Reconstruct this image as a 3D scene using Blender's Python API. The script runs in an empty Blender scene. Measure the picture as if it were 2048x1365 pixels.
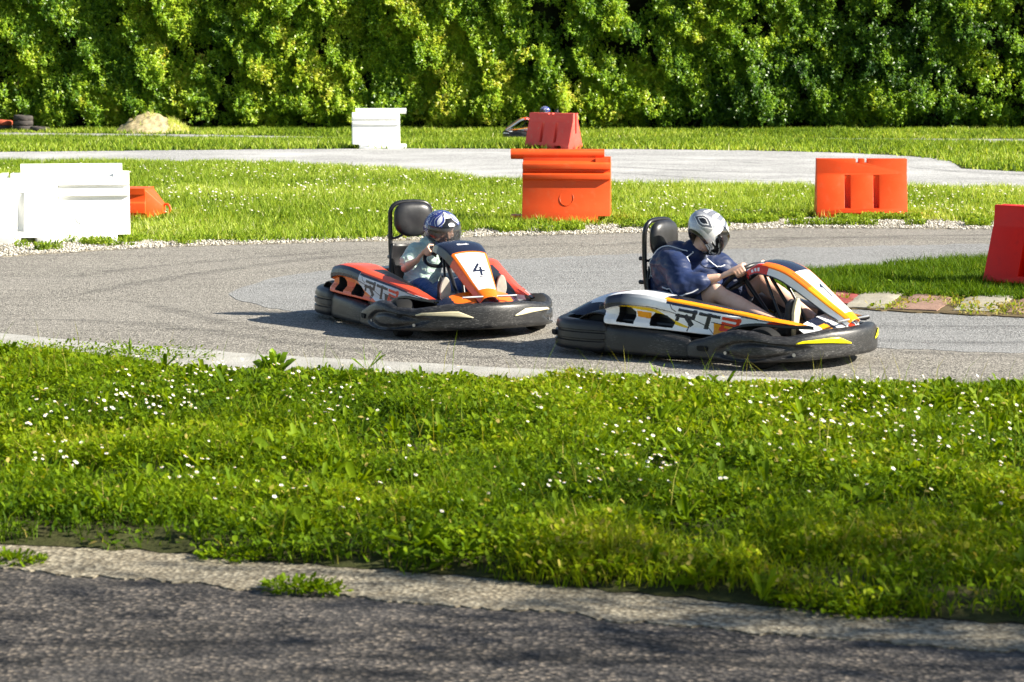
import bpy, bmesh, math, random
import numpy as np
from mathutils import Vector, Matrix, noise as mnoise
from mathutils.bvhtree import BVHTree
random.seed(7); RNG = np.random.default_rng(11)
SC = bpy.context.scene; COL = SC.collection
R = math.radians

# ------------------------------------------------------------------ camera
F = 4836.0; CAMZ = 2.0; TH = math.atan((682.5-90)/F)
cam = bpy.data.cameras.new('camera'); co = bpy.data.objects.new('camera', cam); COL.objects.link(co)
co.location = (0, 0, CAMZ); co.rotation_euler = (math.pi/2-TH, 0, 0)
cam.sensor_width = 36; cam.lens = F/2048*36; cam.clip_end = 2000; cam.clip_start = .1
cam.dof.use_dof = True; cam.dof.focus_distance = 20; cam.dof.aperture_fstop = 6.3
SC.camera = co

def terrain(y):
    y = np.asarray(y, float)
    return np.interp(y, [0, 48.5, 50.5, 66, 68, 73, 80], [0, 0, -.05, -.62, -.66, -.60, -.58])

def ground(px, py, dz=0.0):
    """point of the terrain that the photo shows at pixel px, py (2048 wide)"""
    cx = (px-1024)/F; cy = (682.5-py)/F
    d = Vector((cx, math.cos(TH)+cy*math.sin(TH), -math.sin(TH)+cy*math.cos(TH)))
    t = 2.0/max(1e-4, -d.z)
    if d.y*t < 46: pass
    else:
        ts = np.linspace(44, 120, 3000); f = CAMZ+d.z*ts-terrain(d.y*ts)
        k = int(np.argmax(f < 0)) if (f < 0).any() else len(ts)-1
        t = ts[k]
    return Vector((d.x*t, d.y*t, float(terrain(d.y*t))+dz))

# ------------------------------------------------------------------ materials
def new_mat(name):
    m = bpy.data.materials.new(name); m.use_nodes = True
    nt = m.node_tree; b = nt.nodes['Principled BSDF']
    return m, nt, b
def N(nt, typ, **kw):
    n = nt.nodes.new(typ)
    for k, v in kw.items():
        if k in n.inputs: n.inputs[k].default_value = v
        else: setattr(n, k, v)
    return n
def rgba(c): return (c[0], c[1], c[2], 1)
def ramp(nt, fac, stops):
    r = nt.nodes.new('ShaderNodeValToRGB'); e = r.color_ramp.elements
    while len(e) < len(stops): e.new(.5)
    for i, (p, c) in enumerate(stops):
        e[i].position = p; e[i].color = rgba(c) if not isinstance(c, (int, float)) else (c, c, c, 1)
    nt.links.new(fac, r.inputs[0]); return r
def noise(nt, scale, detail=4, rough=.55, vec=None, dist=0):
    n = N(nt, 'ShaderNodeTexNoise', Scale=scale, Detail=detail, Roughness=rough, Distortion=dist)
    if vec is not None: nt.links.new(vec, n.inputs['Vector'])
    return n
def mixc(nt, fac, a, b, mode='MIX'):
    m = nt.nodes.new('ShaderNodeMix'); m.data_type = 'RGBA'; m.blend_type = mode
    for s, v in ((m.inputs[0], fac), (m.inputs[6], a), (m.inputs[7], b)):
        if hasattr(v, 'is_linked') or hasattr(v, 'links'): nt.links.new(v, s)
        else: s.default_value = v if isinstance(v, (int, float)) else rgba(v)
    return m.outputs[2]
def bump(nt, b, h, strength, dist=.01):
    n = N(nt, 'ShaderNodeBump', Strength=strength, Distance=dist)
    nt.links.new(h, n.inputs['Height']); nt.links.new(n.outputs[0], b.inputs['Normal'])
def objvec(nt, scale=(1, 1, 1), world=False):
    if world: s = nt.nodes.new('ShaderNodeNewGeometry').outputs['Position']
    else: s = nt.nodes.new('ShaderNodeTexCoord').outputs['Object']
    mp = N(nt, 'ShaderNodeMapping', Scale=scale); nt.links.new(s, mp.inputs[0]); return mp.outputs[0]

MATS = {}
def paint(name, c, rough=.35, var=.12, scale=6, spec=.5, metal=0, coat=0, bmp=0, dirt=None, dscale=9):
    if name in MATS: return MATS[name]
    m, nt, b = new_mat(name); v = objvec(nt)
    n = noise(nt, scale, 5, .6, v)
    lo = tuple(x*(1-var) for x in c); hi = tuple(min(1, x*(1+var)) for x in c)
    col = ramp(nt, n.outputs[0], [(.3, lo), (.7, hi)]).outputs[0]
    if dirt:
        n2 = noise(nt, dscale, 7, .68, v)
        f = ramp(nt, n2.outputs[0], [(.54, 0), (.72, dirt[3])]).outputs[0]
        col = mixc(nt, f, col, dirt[:3])
    nt.links.new(col, b.inputs['Base Color'])
    r = ramp(nt, n.outputs[0], [(.3, max(0, rough-.08)), (.7, min(1, rough+.1))])
    nt.links.new(r.outputs[0], b.inputs['Roughness'])
    b.inputs['Metallic'].default_value = metal; b.inputs['Specular IOR Level'].default_value = spec
    b.inputs['Coat Weight'].default_value = coat
    if bmp: bump(nt, b, noise(nt, 40, 5, .6, v).outputs[0], bmp, .004)
    MATS[name] = m; return m

def bumper_mat():
    m, nt, b = new_mat('scuffed_black_plastic'); v = objvec(nt)
    n = noise(nt, 5, 6, .65, v)
    col = ramp(nt, n.outputs[0], [(.35, (.007, .007, .008)), (.7, (.020, .0195, .019))]).outputs[0]
    sv = objvec(nt, (4, 4, 22)); s = noise(nt, 4.5, 9, .78, sv, 2.2)
    f = ramp(nt, s.outputs[0], [(.53, 0), (.70, .75)]).outputs[0]
    big = ramp(nt, noise(nt, 2.6, 3, .5, v).outputs[0], [(.38, .05), (.60, 1)]).outputs[0]
    f = mixc(nt, 1.0, f, big, 'MULTIPLY')
    nt.links.new(mixc(nt, f, col, (.32, .31, .30)), b.inputs['Base Color'])
    b.inputs['Roughness'].default_value = .42
    bump(nt, b, s.outputs[0], .14, .005); MATS['bumper'] = m; return m

def asphalt(name, stops, vs=75, patch=((.16, .15, .14), .35), streak=.25, rough=.85, streakrot=0, seed=0):
    m, nt, b = new_mat(name); v = objvec(nt, (1, 1, 1), True)
    vo = N(nt, 'ShaderNodeTexVoronoi', Scale=vs, Randomness=1); nt.links.new(v, vo.inputs['Vector'])
    sep = nt.nodes.new('ShaderNodeSeparateColor'); nt.links.new(vo.outputs['Color'], sep.inputs[0])
    col = ramp(nt, sep.outputs[0], stops).outputs[0]
    edge = ramp(nt, vo.outputs['Distance'], [(.25, 1), (.62, .42)]).outputs[0]
    col = mixc(nt, .75, col, edge, 'MULTIPLY')
    sv = objvec(nt, (.5, 5, 1), True); st = noise(nt, 1.3, 7, .62, sv, .5)
    col = mixc(nt, streak, col, ramp(nt, st.outputs[0], [(.36, .18), (.52, .8), (.7, 1)]).outputs[0], 'MULTIPLY')
    pn = noise(nt, .55, 6, .6, v); pf = ramp(nt, pn.outputs[0], [(.45, 0), (.72, patch[1])]).outputs[0]
    col = mixc(nt, pf, col, patch[0])
    nt.links.new(col, b.inputs['Base Color']); b.inputs['Roughness'].default_value = rough
    b.inputs['Specular IOR Level'].default_value = .3
    bump(nt, b, vo.outputs['Distance'], -.9 if False else .9, .006); return m

def concrete(name, c, var=.2, grit=60, stain=((.2, .17, .12), .5)):
    m, nt, b = new_mat(name); v = objvec(nt, (1, 1, 1), True)
    n = noise(nt, 3, 8, .65, v); g = noise(nt, grit, 4, .7, v)
    col = ramp(nt, n.outputs[0], [(.3, tuple(x*(1-var) for x in c)), (.7, tuple(x*(1+var) for x in c))]).outputs[0]
    col = mixc(nt, .55, col, ramp(nt, g.outputs[0], [(.3, .35), (.55, 1)]).outputs[0], 'MULTIPLY')
    f = ramp(nt, noise(nt, 1.7, 7, .7, v).outputs[0], [(.52, 0), (.7, stain[1])]).outputs[0]
    nt.links.new(mixc(nt, f, col, stain[0]), b.inputs['Base Color'])
    b.inputs['Roughness'].default_value = .9; b.inputs['Specular IOR Level'].default_value = .06
    bump(nt, b, g.outputs[0], .7, .01); return m

def leaf_mat(name, stops, transl=.3, rough=.45, spec=.4):
    m, nt, b = new_mat(name)
    a = N(nt, 'ShaderNodeAttribute', attribute_name='tint')
    col = ramp(nt, a.outputs['Fac'], stops)
    nt.links.new(col.outputs[0], b.inputs['Base Color'])
    b.inputs['Roughness'].default_value = rough; b.inputs['Specular IOR Level'].default_value = spec
    t = nt.nodes.new('ShaderNodeBsdfTranslucent')
    nt.links.new(mixc(nt, 1.0, col.outputs[0], (1.35, 1.25, .45), 'MULTIPLY'), t.inputs[0])
    mx = N(nt, 'ShaderNodeMixShader'); mx.inputs[0].default_value = transl
    nt.links.new(b.outputs[0], mx.inputs[1]); nt.links.new(t.outputs[0], mx.inputs[2])
    nt.links.new(mx.outputs[0], nt.nodes['Material Output'].inputs[0]); return m

# ------------------------------------------------------------------ object helpers
def tag(o, label=None, cat=None, group=None, kind=None):
    for k, v in (('label', label), ('category', cat), ('group', group), ('kind', kind)):
        if v: o[k] = v
    return o
def empty(name, loc=(0, 0, 0), rz=0):
    o = bpy.data.objects.new(name, None); COL.objects.link(o); o.empty_display_size = .2
    o.location = loc; o.rotation_euler = (0, 0, rz); return o
def mesh(name, verts, faces, mats, parent=None, fm=None, smooth=True, auto=None):
    me = bpy.data.meshes.new(name); me.from_pydata([tuple(v) for v in verts], [], faces)
    for m in (mats if isinstance(mats, (list, tuple)) else [mats]): me.materials.append(m)
    if fm is not None: me.polygons.foreach_set('material_index', np.asarray(fm, np.int32))
    if smooth: me.polygons.foreach_set('use_smooth', [True]*len(me.polygons))
    me.update()
    o = bpy.data.objects.new(name, me); COL.objects.link(o)
    if parent: o.parent = parent
    if auto is not None: me.set_sharp_from_angle(angle=R(auto))
    return o
def np_mesh(name, V, loops, starts, mat, tint=None, parent=None, smooth=False):
    """big meshes from arrays; loops = flat corner indices, starts = first corner of each face"""
    me = bpy.data.meshes.new(name); me.vertices.add(len(V)); me.vertices.foreach_set('co', np.ascontiguousarray(V, np.float32).ravel())
    me.loops.add(len(loops)); me.loops.foreach_set('vertex_index', np.ascontiguousarray(loops, np.int32))
    me.polygons.add(len(starts)); me.polygons.foreach_set('loop_start', np.ascontiguousarray(starts, np.int32))
    if smooth: me.polygons.foreach_set('use_smooth', np.ones(len(starts), bool))
    me.update(calc_edges=True)
    if tint is not None:
        a = me.attributes.new('tint', 'FLOAT', 'FACE'); a.data.foreach_set('value', np.ascontiguousarray(tint, np.float32))
    for m in (mat if isinstance(mat, (list, tuple)) else [mat]): me.materials.append(m)
    o = bpy.data.objects.new(name, me); COL.objects.link(o)
    if parent: o.parent = parent
    return o
def grid_faces(nu, nv, cu=False, cv=False):
    fs = []
    for i in range(nu if cu else nu-1):
        for j in range(nv if cv else nv-1):
            a = i*nv+j; b = ((i+1) % nu)*nv+j; c = ((i+1) % nu)*nv+(j+1) % nv; d = i*nv+(j+1) % nv
            fs.append((a, b, c, d))
    return fs
def interp(x, pts):
    return float(np.interp(x, [p[0] for p in pts], [p[1] for p in pts]))
def smoothline(pts, n):
    """Catmull-Rom resampling of a polyline to n points, evenly by arc length"""
    P = [np.array(p, float) for p in pts]; P = [2*P[0]-P[1]]+P+[2*P[-1]-P[-2]]; out = []
    for i in range(1, len(P)-2):
        p0, p1, p2, p3 = P[i-1:i+3]
        for k in range(24):
            t = k/24; out.append(.5*((2*p1)+(p2-p0)*t+(2*p0-5*p1+4*p2-p3)*t*t+(3*p1-p0-3*p2+p3)*t**3))
    out.append(P[-2]); out = np.array(out)
    L = np.r_[0, np.cumsum(np.linalg.norm(np.diff(out, axis=0), axis=1))]; q = np.linspace(0, L[-1], n)
    return np.stack([np.interp(q, L, out[:, k]) for k in range(out.shape[1])], 1)
def tube_geo(pts, rad, seg=10, cap=True):
    pts = [Vector(p) for p in pts]; n = len(pts); V = []; up = None
    for i, p in enumerate(pts):
        t = (pts[min(i+1, n-1)]-pts[max(i-1, 0)]).normalized()
        if up is None: up = t.orthogonal().normalized()
        up = (up-t*up.dot(t)).normalized(); s = t.cross(up); r = rad[i] if hasattr(rad, '__len__') else rad
        for k in range(seg):
            a = 2*math.pi*k/seg; V.append(p+(up*math.cos(a)+s*math.sin(a))*r)
    Fc = grid_faces(n, seg, False, True)
    if cap: Fc += [tuple(range(seg))[::-1], tuple((n-1)*seg+k for k in range(seg))]
    return V, Fc
def tube(name, pts, rad, mat, parent=None, seg=10):
    V, Fc = tube_geo(pts, rad, seg); return mesh(name, V, Fc, mat, parent, auto=50)
def join(*geos):
    V = []; Fc = []
    for v, f in geos:
        o = len(V); V += list(v); Fc += [tuple(i+o for i in q) for q in f]
    return V, Fc
def box_geo(a, b):
    (x0, y0, z0), (x1, y1, z1) = a, b
    V = [Vector(p) for p in ((x0, y0, z0), (x1, y0, z0), (x1, y1, z0), (x0, y1, z0), (x0, y0, z1), (x1, y0, z1), (x1, y1, z1), (x0, y1, z1))]
    return V, [(0, 3, 2, 1), (4, 5, 6, 7), (0, 1, 5, 4), (1, 2, 6, 5), (2, 3, 7, 6), (3, 0, 4, 7)]
def prism_geo(poly, axis, a, b):
    """extrude a 2D polygon along x, y or z"""
    V = []
    for d in (a, b):
        for p in poly:
            V.append(Vector((d, p[0], p[1])) if axis == 'x' else Vector((p[0], d, p[1])) if axis == 'y' else Vector((p[0], p[1], d)))
    n = len(poly); Fc = [tuple(range(n))[::-1], tuple(range(n, 2*n))]+[(i, (i+1) % n, (i+1) % n+n, i+n) for i in range(n)]
    me = bpy.data.meshes.new('t'); me.from_pydata(V, [], Fc); bm = bmesh.new(); bm.from_mesh(me); bmesh.ops.recalc_face_normals(bm, faces=bm.faces)
    V = [v.co.copy() for v in bm.verts]; Fc = [tuple(v.index for v in f.verts) for f in bm.faces]; bm.free(); bpy.data.meshes.remove(me)
    return V, Fc
def bake(o):
    """apply the modifiers of o without operators"""
    dg = bpy.context.evaluated_depsgraph_get(); me = bpy.data.meshes.new_from_object(o.evaluated_get(dg))
    old = o.data; o.modifiers.clear(); o.data = me; me.name = o.name; bpy.data.meshes.remove(old); return o
def inpoly(x, y, poly):
    x = np.asarray(x, float); y = np.asarray(y, float); r = np.zeros(x.shape, bool); n = len(poly)
    for i in range(n):
        x1, y1 = poly[i][0], poly[i][1]; x2, y2 = poly[(i+1) % n][0], poly[(i+1) % n][1]
        if y1 == y2: continue
        r ^= ((y1 > y) != (y2 > y)) & (x < (x2-x1)*(y-y1)/(y2-y1)+x1)
    return r
def stroke(poly, w):
    """polyline -> list of quads of width w"""
    out = []
    for a, b in zip(poly[:-1], poly[1:]):
        dx, dy = b[0]-a[0], b[1]-a[1]; L = math.hypot(dx, dy) or 1; ux, uy = dx/L*w/2, dy/L*w/2
        a2 = (a[0]-ux, a[1]-uy); b2 = (b[0]+ux, b[1]+uy)
        out.append([(a2[0]-uy, a2[1]+ux), (b2[0]-uy, b2[1]+ux), (b2[0]+uy, b2[1]-ux), (a2[0]+uy, a2[1]-ux)])
    return out
def inany(x, y, polys):
    r = np.zeros(np.shape(x), bool)
    for p in polys: r |= inpoly(x, y, p)
    return r
def vnoise(x, y, s, seed=0):
    """cheap smooth value noise on arrays, 0..1"""
    rng = np.random.default_rng(seed); T = rng.random((64, 64)); u = np.asarray(x)*s+seed*7.3; v = np.asarray(y)*s+seed*3.1
    i = np.floor(u).astype(int); j = np.floor(v).astype(int); a = u-i; b = v-j; a = a*a*(3-2*a); b = b*b*(3-2*b)
    g = lambda p, q: T[p % 64, q % 64]
    return g(i, j)*(1-a)*(1-b)+g(i+1, j)*a*(1-b)+g(i, j+1)*(1-a)*b+g(i+1, j+1)*a*b
# ------------------------------------------------------------------ world and sun
SUN_EL, SUN_AZ = 31.0, 12.5       # the sun stands to the right, a little on the camera's side
w = bpy.data.worlds.new('World'); SC.world = w; w.use_nodes = True; wt = w.node_tree
sky = wt.nodes.new('ShaderNodeTexSky'); sky.sky_type = 'NISHITA'; sky.sun_disc = False
sky.sun_elevation = R(SUN_EL); sky.sun_rotation = R(90+SUN_AZ); sky.air_density = 1.0; sky.dust_density = .6
wt.links.new(sky.outputs[0], wt.nodes['Background'].inputs[0]); wt.nodes['Background'].inputs[1].default_value = .055
sl = bpy.data.lights.new('sun', 'SUN'); sl.energy = 5.0; sl.angle = R(.5); sl.color = (1, .93, .80)
so = bpy.data.objects.new('sun', sl); COL.objects.link(so)
SV = Vector((math.cos(R(SUN_EL))*math.cos(R(SUN_AZ)), -math.cos(R(SUN_EL))*math.sin(R(SUN_AZ)), math.sin(R(SUN_EL))))
so.rotation_euler = SV.to_track_quat('Z', 'Y').to_euler(); so.location = (20, -5, 15)
vs = SC.view_settings; vs.view_transform = 'Standard'; vs.look = 'None'; vs.exposure = 1.45; vs.gamma = 1
SC.cycles.max_bounces = 6; SC.cycles.use_denoising = True
SC.cycles.sample_clamp_indirect = 6

# ------------------------------------------------------------------ ground sheets
soil = concrete('soil', (.055, .06, .022), .4, 45, ((.10, .075, .045), .6))
m_track = asphalt('track_asphalt', [(0, (.07, .065, .055)), (.35, (.24, .22, .19)), (.75, (.43, .40, .345)), (1, (.64, .60, .52))], 95, ((.31, .29, .255), .35), .25)
m_worn = asphalt('worn_asphalt', [(0, (.15, .15, .15)), (.5, (.31, .31, .30)), (1, (.50, .50, .49))], 90, ((.29, .29, .285), .5), .2)
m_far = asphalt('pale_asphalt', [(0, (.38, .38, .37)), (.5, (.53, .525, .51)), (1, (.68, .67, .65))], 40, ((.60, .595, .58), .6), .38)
m_fore = asphalt('foreground_asphalt', [(0, (.022, .020, .018)), (.4, (.062, .055, .049)), (.75, (.125, .11, .098)), (1, (.29, .24, .19))], 58, ((.115, .105, .097), .5), .8)
m_conc = concrete('pale_concrete', (.40, .39, .36), .2, 70, ((.25, .22, .17), .5))
m_rough = asphalt('rough_concrete', [(0, (.15, .125, .085)), (.4, (.30, .26, .185)), (1, (.50, .45, .34))], 52, ((.20, .165, .11), .6), .35)
m_gravel = concrete('gravel_bed', (.30, .27, .21), .3, 38, ((.20, .17, .09), .7))
m_dirt = concrete('dirt_strip', (.15, .115, .065), .35, 40, ((.10, .12, .03), .6))

ys = np.r_[-40, 0, np.linspace(4, 46, 22), np.linspace(47, 82, 36), 110, 200, 600, 1500]
xs = np.r_[-900, -200, -60, np.linspace(-24, 24, 13), 60, 200, 900]
V = [(x, y, float(terrain(y))) for x in xs for y in ys]
tag(mesh('ground', V, [tuple(reversed(f)) for f in grid_faces(len(xs), len(ys))], soil), kind='structure')

def edge(pts, x): return interp(x, pts)
def sheet(name, top, bot, mat, z, x0, x1, n=150, jt=0, jb=0, rows=2, seed=1):
    """ground strip between two traced edges, as a grid that follows the terrain"""
    V = []; rng = random.Random(seed)
    wob = lambda x, s: (mnoise.noise(Vector((x*.011, s, 0)))+.6*mnoise.noise(Vector((x*.04, s+9, 0)))+.4*mnoise.noise(Vector((x*.12, s+5, 0))))
    for i in range(n):
        x = x0+(x1-x0)*i/(n-1); a = edge(top, x)+jt*wob(x, seed); b = edge(bot, x)+jb*wob(x, seed+3.3)
        R_ = [ground(x, a+(b-a)*j/(rows-1), z) for j in range(rows)]
        V += [R_[0]+Vector((0, .002, -.02-z))]+R_+[R_[-1]+Vector((0, -.002, -.02-z))]
    return tag(mesh(name, V, grid_faces(n, rows+2), mat, auto=30), kind='structure')

T_TOP = [(-400, 545), (-100, 522), (0, 512), (240, 496), (500, 487), (800, 479), (1000, 470), (1300, 463), (1600, 454), (1800, 455), (2048, 457), (2500, 462)]
T_BOT = [(-400, 715), (0, 735), (400, 760), (700, 780), (1100, 790), (1500, 800), (2048, 810), (2500, 820)]
sheet('track', T_TOP, T_BOT, m_track, .004, -1000, 3000, 230, 1.2, 0, 6)
W_TOP = [(458, 589), (480, 576), (540, 559), (620, 546), (740, 535), (1000, 521), (1290, 508), (1500, 499), (2048, 487), (2500, 478)]
W_BOT = [(458, 591), (480, 606), (540, 619), (640, 631), (800, 638), (1000, 641), (1150, 648), (1500, 680), (1800, 700), (2048, 707), (2500, 715)]
sheet('worn_track', W_TOP, W_BOT, m_worn, .0065, 458, 3000, 180, 3, 3.5, 6, 4)
C_TOP = [(-400, 655), (0, 670), (200, 689), (400, 704), (600, 717), (800, 728), (1000, 739), (1200, 747), (1400, 754), (1600, 762), (1900, 771), (2500, 790)]
C_BOT = [(-400, 720), (0, 730), (200, 748), (400, 764), (700, 776), (1000, 782), (1300, 786), (1600, 790), (2500, 800)]
sheet('concrete_edge', C_TOP, C_BOT, m_conc, .012, -1000, 3000, 290, 2.2, 0, 3, 6)
G_TOP = [(-200, 305), (0, 305), (500, 300), (800, 298), (1050, 299), (1300, 299.5), (1500, 302), (1700, 307), (1800, 312), (1880, 319), (1912, 327), (1920, 338), (2048, 345), (2300, 350)]
G_BOT = [(-200, 327), (0, 328), (500, 328), (700, 336), (850, 350), (1000, 364), (1300, 374), (1500, 377), (2048, 381), (2300, 384)]
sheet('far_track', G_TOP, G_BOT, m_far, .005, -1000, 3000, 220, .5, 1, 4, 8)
S_TOP = [(-200, 265), (0, 266), (400, 270), (700, 276), (1100, 277.5), (1500, 277), (1800, 278), (2048, 279), (2300, 279)]
S_BOT = [(-200, 271), (0, 272.5), (400, 276), (700, 280.5), (1100, 282.5), (1500, 283.5), (1800, 287), (2048, 289), (2300, 290)]
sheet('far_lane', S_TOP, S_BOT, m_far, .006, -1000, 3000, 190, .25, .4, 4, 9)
V_TOP = [(-300, 478), (0, 488), (150, 488), (240, 486), (330, 485), (500, 485.5), (700, 480.5), (850, 475.5), (980, 460), (1200, 452), (1400, 446), (1600, 438), (1800, 442), (1950, 446), (2300, 452)]
V_BOT = [(x, y+3) for x, y in T_TOP]
sheet('gravel_verge', V_TOP, V_BOT, m_gravel, .009, -1000, 3000, 350, 2.5, 1.5, 3, 12)
K_TOP = [(1480, 590), (1560, 586), (1640, 588), (1800, 594), (1900, 597), (2048, 600), (2400, 606)]
K_BOT = [(1480, 607), (1560, 608), (1640, 617), (1800, 627), (1900, 631), (2048, 637), (2400, 648)]
sheet('kerb_bed', K_TOP, K_BOT, m_dirt, .016, 1480, 3000, 130, 1.5, 2.2, 3, 14)
FC_TOP = [(-300, 1066), (0, 1086), (300, 1100), (500, 1118), (900, 1148), (1200, 1178), (1500, 1208), (1800, 1232), (2048, 1248), (2400, 1270)]
FC_BOT = [(-300, 1115), (0, 1142), (250, 1160), (500, 1182), (800, 1205), (1024, 1222), (1200, 1240), (1500, 1268), (1800, 1290), (2048, 1312), (2400, 1340)]
sheet('foreground_road', [(x, y-60) for x, y in FC_BOT], [(-300, 1900), (2400, 1900)], m_fore, .004, -1200, 3200, 90, 0, 0, 8, 15)
sheet('foreground_concrete', [(x, y-8) for x, y in FC_TOP], FC_BOT, m_rough, .010, -1200, 3200, 420, 4, 8, 6, 17)

# raised grass verge between the two roads
VG_TOP = [(-300, 680), (0, 705), (200, 722), (400, 740), (700, 754), (1000, 762), (1300, 767), (1500, 771), (2048, 781), (2400, 790)]
VG_BOT = [(x, y+11) for x, y in FC_TOP]
def strip_world(top, bot, x0, x1, n=90, dz=0):
    xs = [x0+(x1-x0)*i/(n-1) for i in range(n)]
    return [ground(x, edge(top, x)) for x in xs]+[ground(x, edge(bot, x)) for x in reversed(xs)]
def verge_h(x, y):
    """height of the verge: a soft bank about 7 cm tall"""
    px = 1024+x/np.maximum(y, 1)*F
    yt = np.interp(px, VX, VTY); yb = np.interp(px, VX, VBY)
    t = np.clip((yt-y)/1.1, 0, 1); b = np.clip((y-yb)/.25, 0, 1); t = t*t*(3-2*t); b = b*b*(3-2*b)
    return .012+t*b*(.025+.05*vnoise(x, y, 1.1, 5))
VX = np.linspace(-1000, 3000, 180); VTY = np.array([ground(x, edge(VG_TOP, x)).y for x in VX]); VBY = np.array([ground(x, edge(VG_BOT, x)).y for x in VX])
V = []
for i, x in enumerate(np.linspace(-950, 2950, 380)):
    a = ground(x, edge(VG_TOP, x)+1.5*mnoise.noise(Vector((x*.03, 2, 0)))); b = ground(x, edge(VG_BOT, x)+5*mnoise.noise(Vector((x*.02, 7, 0)))-3)
    for j in range(60):
        p = a.lerp(b, (j/59)); V.append((p.x, p.y, float(verge_h(p.x, p.y))))
tag(mesh('grass_verge', V, grid_faces(380, 60), soil), kind='structure')

# ------------------------------------------------------------------ grass
g_stops = [(0, (.018, .048, .002)), (.3, (.075, .145, .003)), (.6, (.165, .255, .004)), (.85, (.29, .34, .008)), (1, (.42, .33, .10))]
m_grass = leaf_mat('grass_blades', g_stops, .38, .6, .12)
gf_stops = [(0, (.04, .085, .006)), (.3, (.155, .255, .018)), (.55, (.33, .45, .042)), (.8, (.54, .60, .14)), (1, (.72, .70, .40))]
m_grass_far = leaf_mat('meadow_blades', gf_stops, .38, .6, .12)

def blade_field(X, Y, Z, H, Wd, lean, tint, seed, seg=2):
    """curved tapering blades: X,Y,Z roots, H heights, Wd widths"""
    rng = np.random.default_rng(seed); n = len(X); az = rng.random(n)*2*np.pi; fa = rng.random(n)*2*np.pi
    dx, dy = np.cos(az), np.sin(az); wx, wy = np.cos(fa)*Wd/2, np.sin(fa)*Wd/2
    if seg == 2:
        P = np.empty((n, 5, 3), np.float32)
        m = .55; lx, ly = dx*lean*H, dy*lean*H
        P[:, 0] = np.stack([X-wx, Y-wy, Z], 1); P[:, 1] = np.stack([X+wx, Y+wy, Z], 1)
        P[:, 2] = np.stack([X+lx*.35+wx*.8, Y+ly*.35+wy*.8, Z+H*m], 1); P[:, 3] = np.stack([X+lx*.35-wx*.8, Y+ly*.35-wy*.8, Z+H*m], 1)
        P[:, 4] = np.stack([X+lx, Y+ly, Z+H*np.sqrt(np.maximum(.05, 1-.45*lean**2))], 1)
        b = (np.arange(n)*5)[:, None]
        L = (b+np.array([0, 1, 2, 3, 3, 2, 4])).ravel(); S = ((np.arange(n)*7)[:, None]+np.array([0, 4])).ravel()
        return P.reshape(-1, 3), L, S, np.repeat(tint, 2)
    P = np.empty((n, 3, 3), np.float32); lx, ly = dx*lean*H, dy*lean*H
    P[:, 0] = np.stack([X-wx, Y-wy, Z], 1); P[:, 1] = np.stack([X+wx, Y+wy, Z], 1); P[:, 2] = np.stack([X+lx, Y+ly, Z+H], 1)
    return P.reshape(-1, 3), np.arange(n*3), np.arange(n)*3, tint
def leaf_field(X, Y, Z, Ln, Wd, tilt, tint, seed):
    """broad flat leaves (clover, dandelion): kite shapes with a fold"""
    rng = np.random.default_rng(seed); n = len(X); az = rng.random(n)*2*np.pi
    f = np.stack([np.cos(az)*np.cos(tilt), np.sin(az)*np.cos(tilt), np.sin(tilt)], 1); s = np.stack([-np.sin(az), np.cos(az), rng.normal(0, .35, n)], 1)
    c = np.stack([X, Y, Z], 1); L1 = Ln[:, None]; W1 = Wd[:, None]; up = np.array([0, 0, 1.])
    P = np.empty((n, 6, 3), np.float32)
    P[:, 0] = c; P[:, 1] = c+f*L1*.35+s*W1*.42; P[:, 2] = c+f*L1*.75+s*W1*.40; P[:, 3] = c+f*L1-up*L1*.12; P[:, 4] = c+f*L1*.75-s*W1*.40+up*W1*.12; P[:, 5] = c+f*L1*.35-s*W1*.42+up*W1*.12
    b = (np.arange(n)*6)[:, None]
    return P.reshape(-1, 3), (b+np.array([0, 1, 2, 3, 0, 3, 4, 5])).ravel(), ((np.arange(n)*8)[:, None]+np.array([0, 4])).ravel(), np.repeat(tint, 2)
def cat(fields):
    V = []; L = []; S = []; T = []; o = 0; lo = 0
    for v, l, s, t in fields:
        V.append(v); L.append(l+o); S.append(s+lo); T.append(t); o += len(v); lo += len(l)
    return np.concatenate(V), np.concatenate(L), np.concatenate(S), np.concatenate(T)
def scatter(poly, density, seed, rag=.0):
    P = np.array([(p.x, p.y) for p in poly]); lo = P.min(0); hi = P.max(0); rng = np.random.default_rng(seed)
    n = int((hi-lo).prod()*density); X = lo[0]+rng.random(n)*(hi[0]-lo[0]); Y = lo[1]+rng.random(n)*(hi[1]-lo[1])
    r = rag*(vnoise(X, Y, 5, seed)-.5)*2+rag*.6*(vnoise(X, Y, 19, seed+2)-.5)*2
    k = inpoly(X+r*.3, Y+r, [tuple(p) for p in P]); return X[k], Y[k], rng

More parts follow.
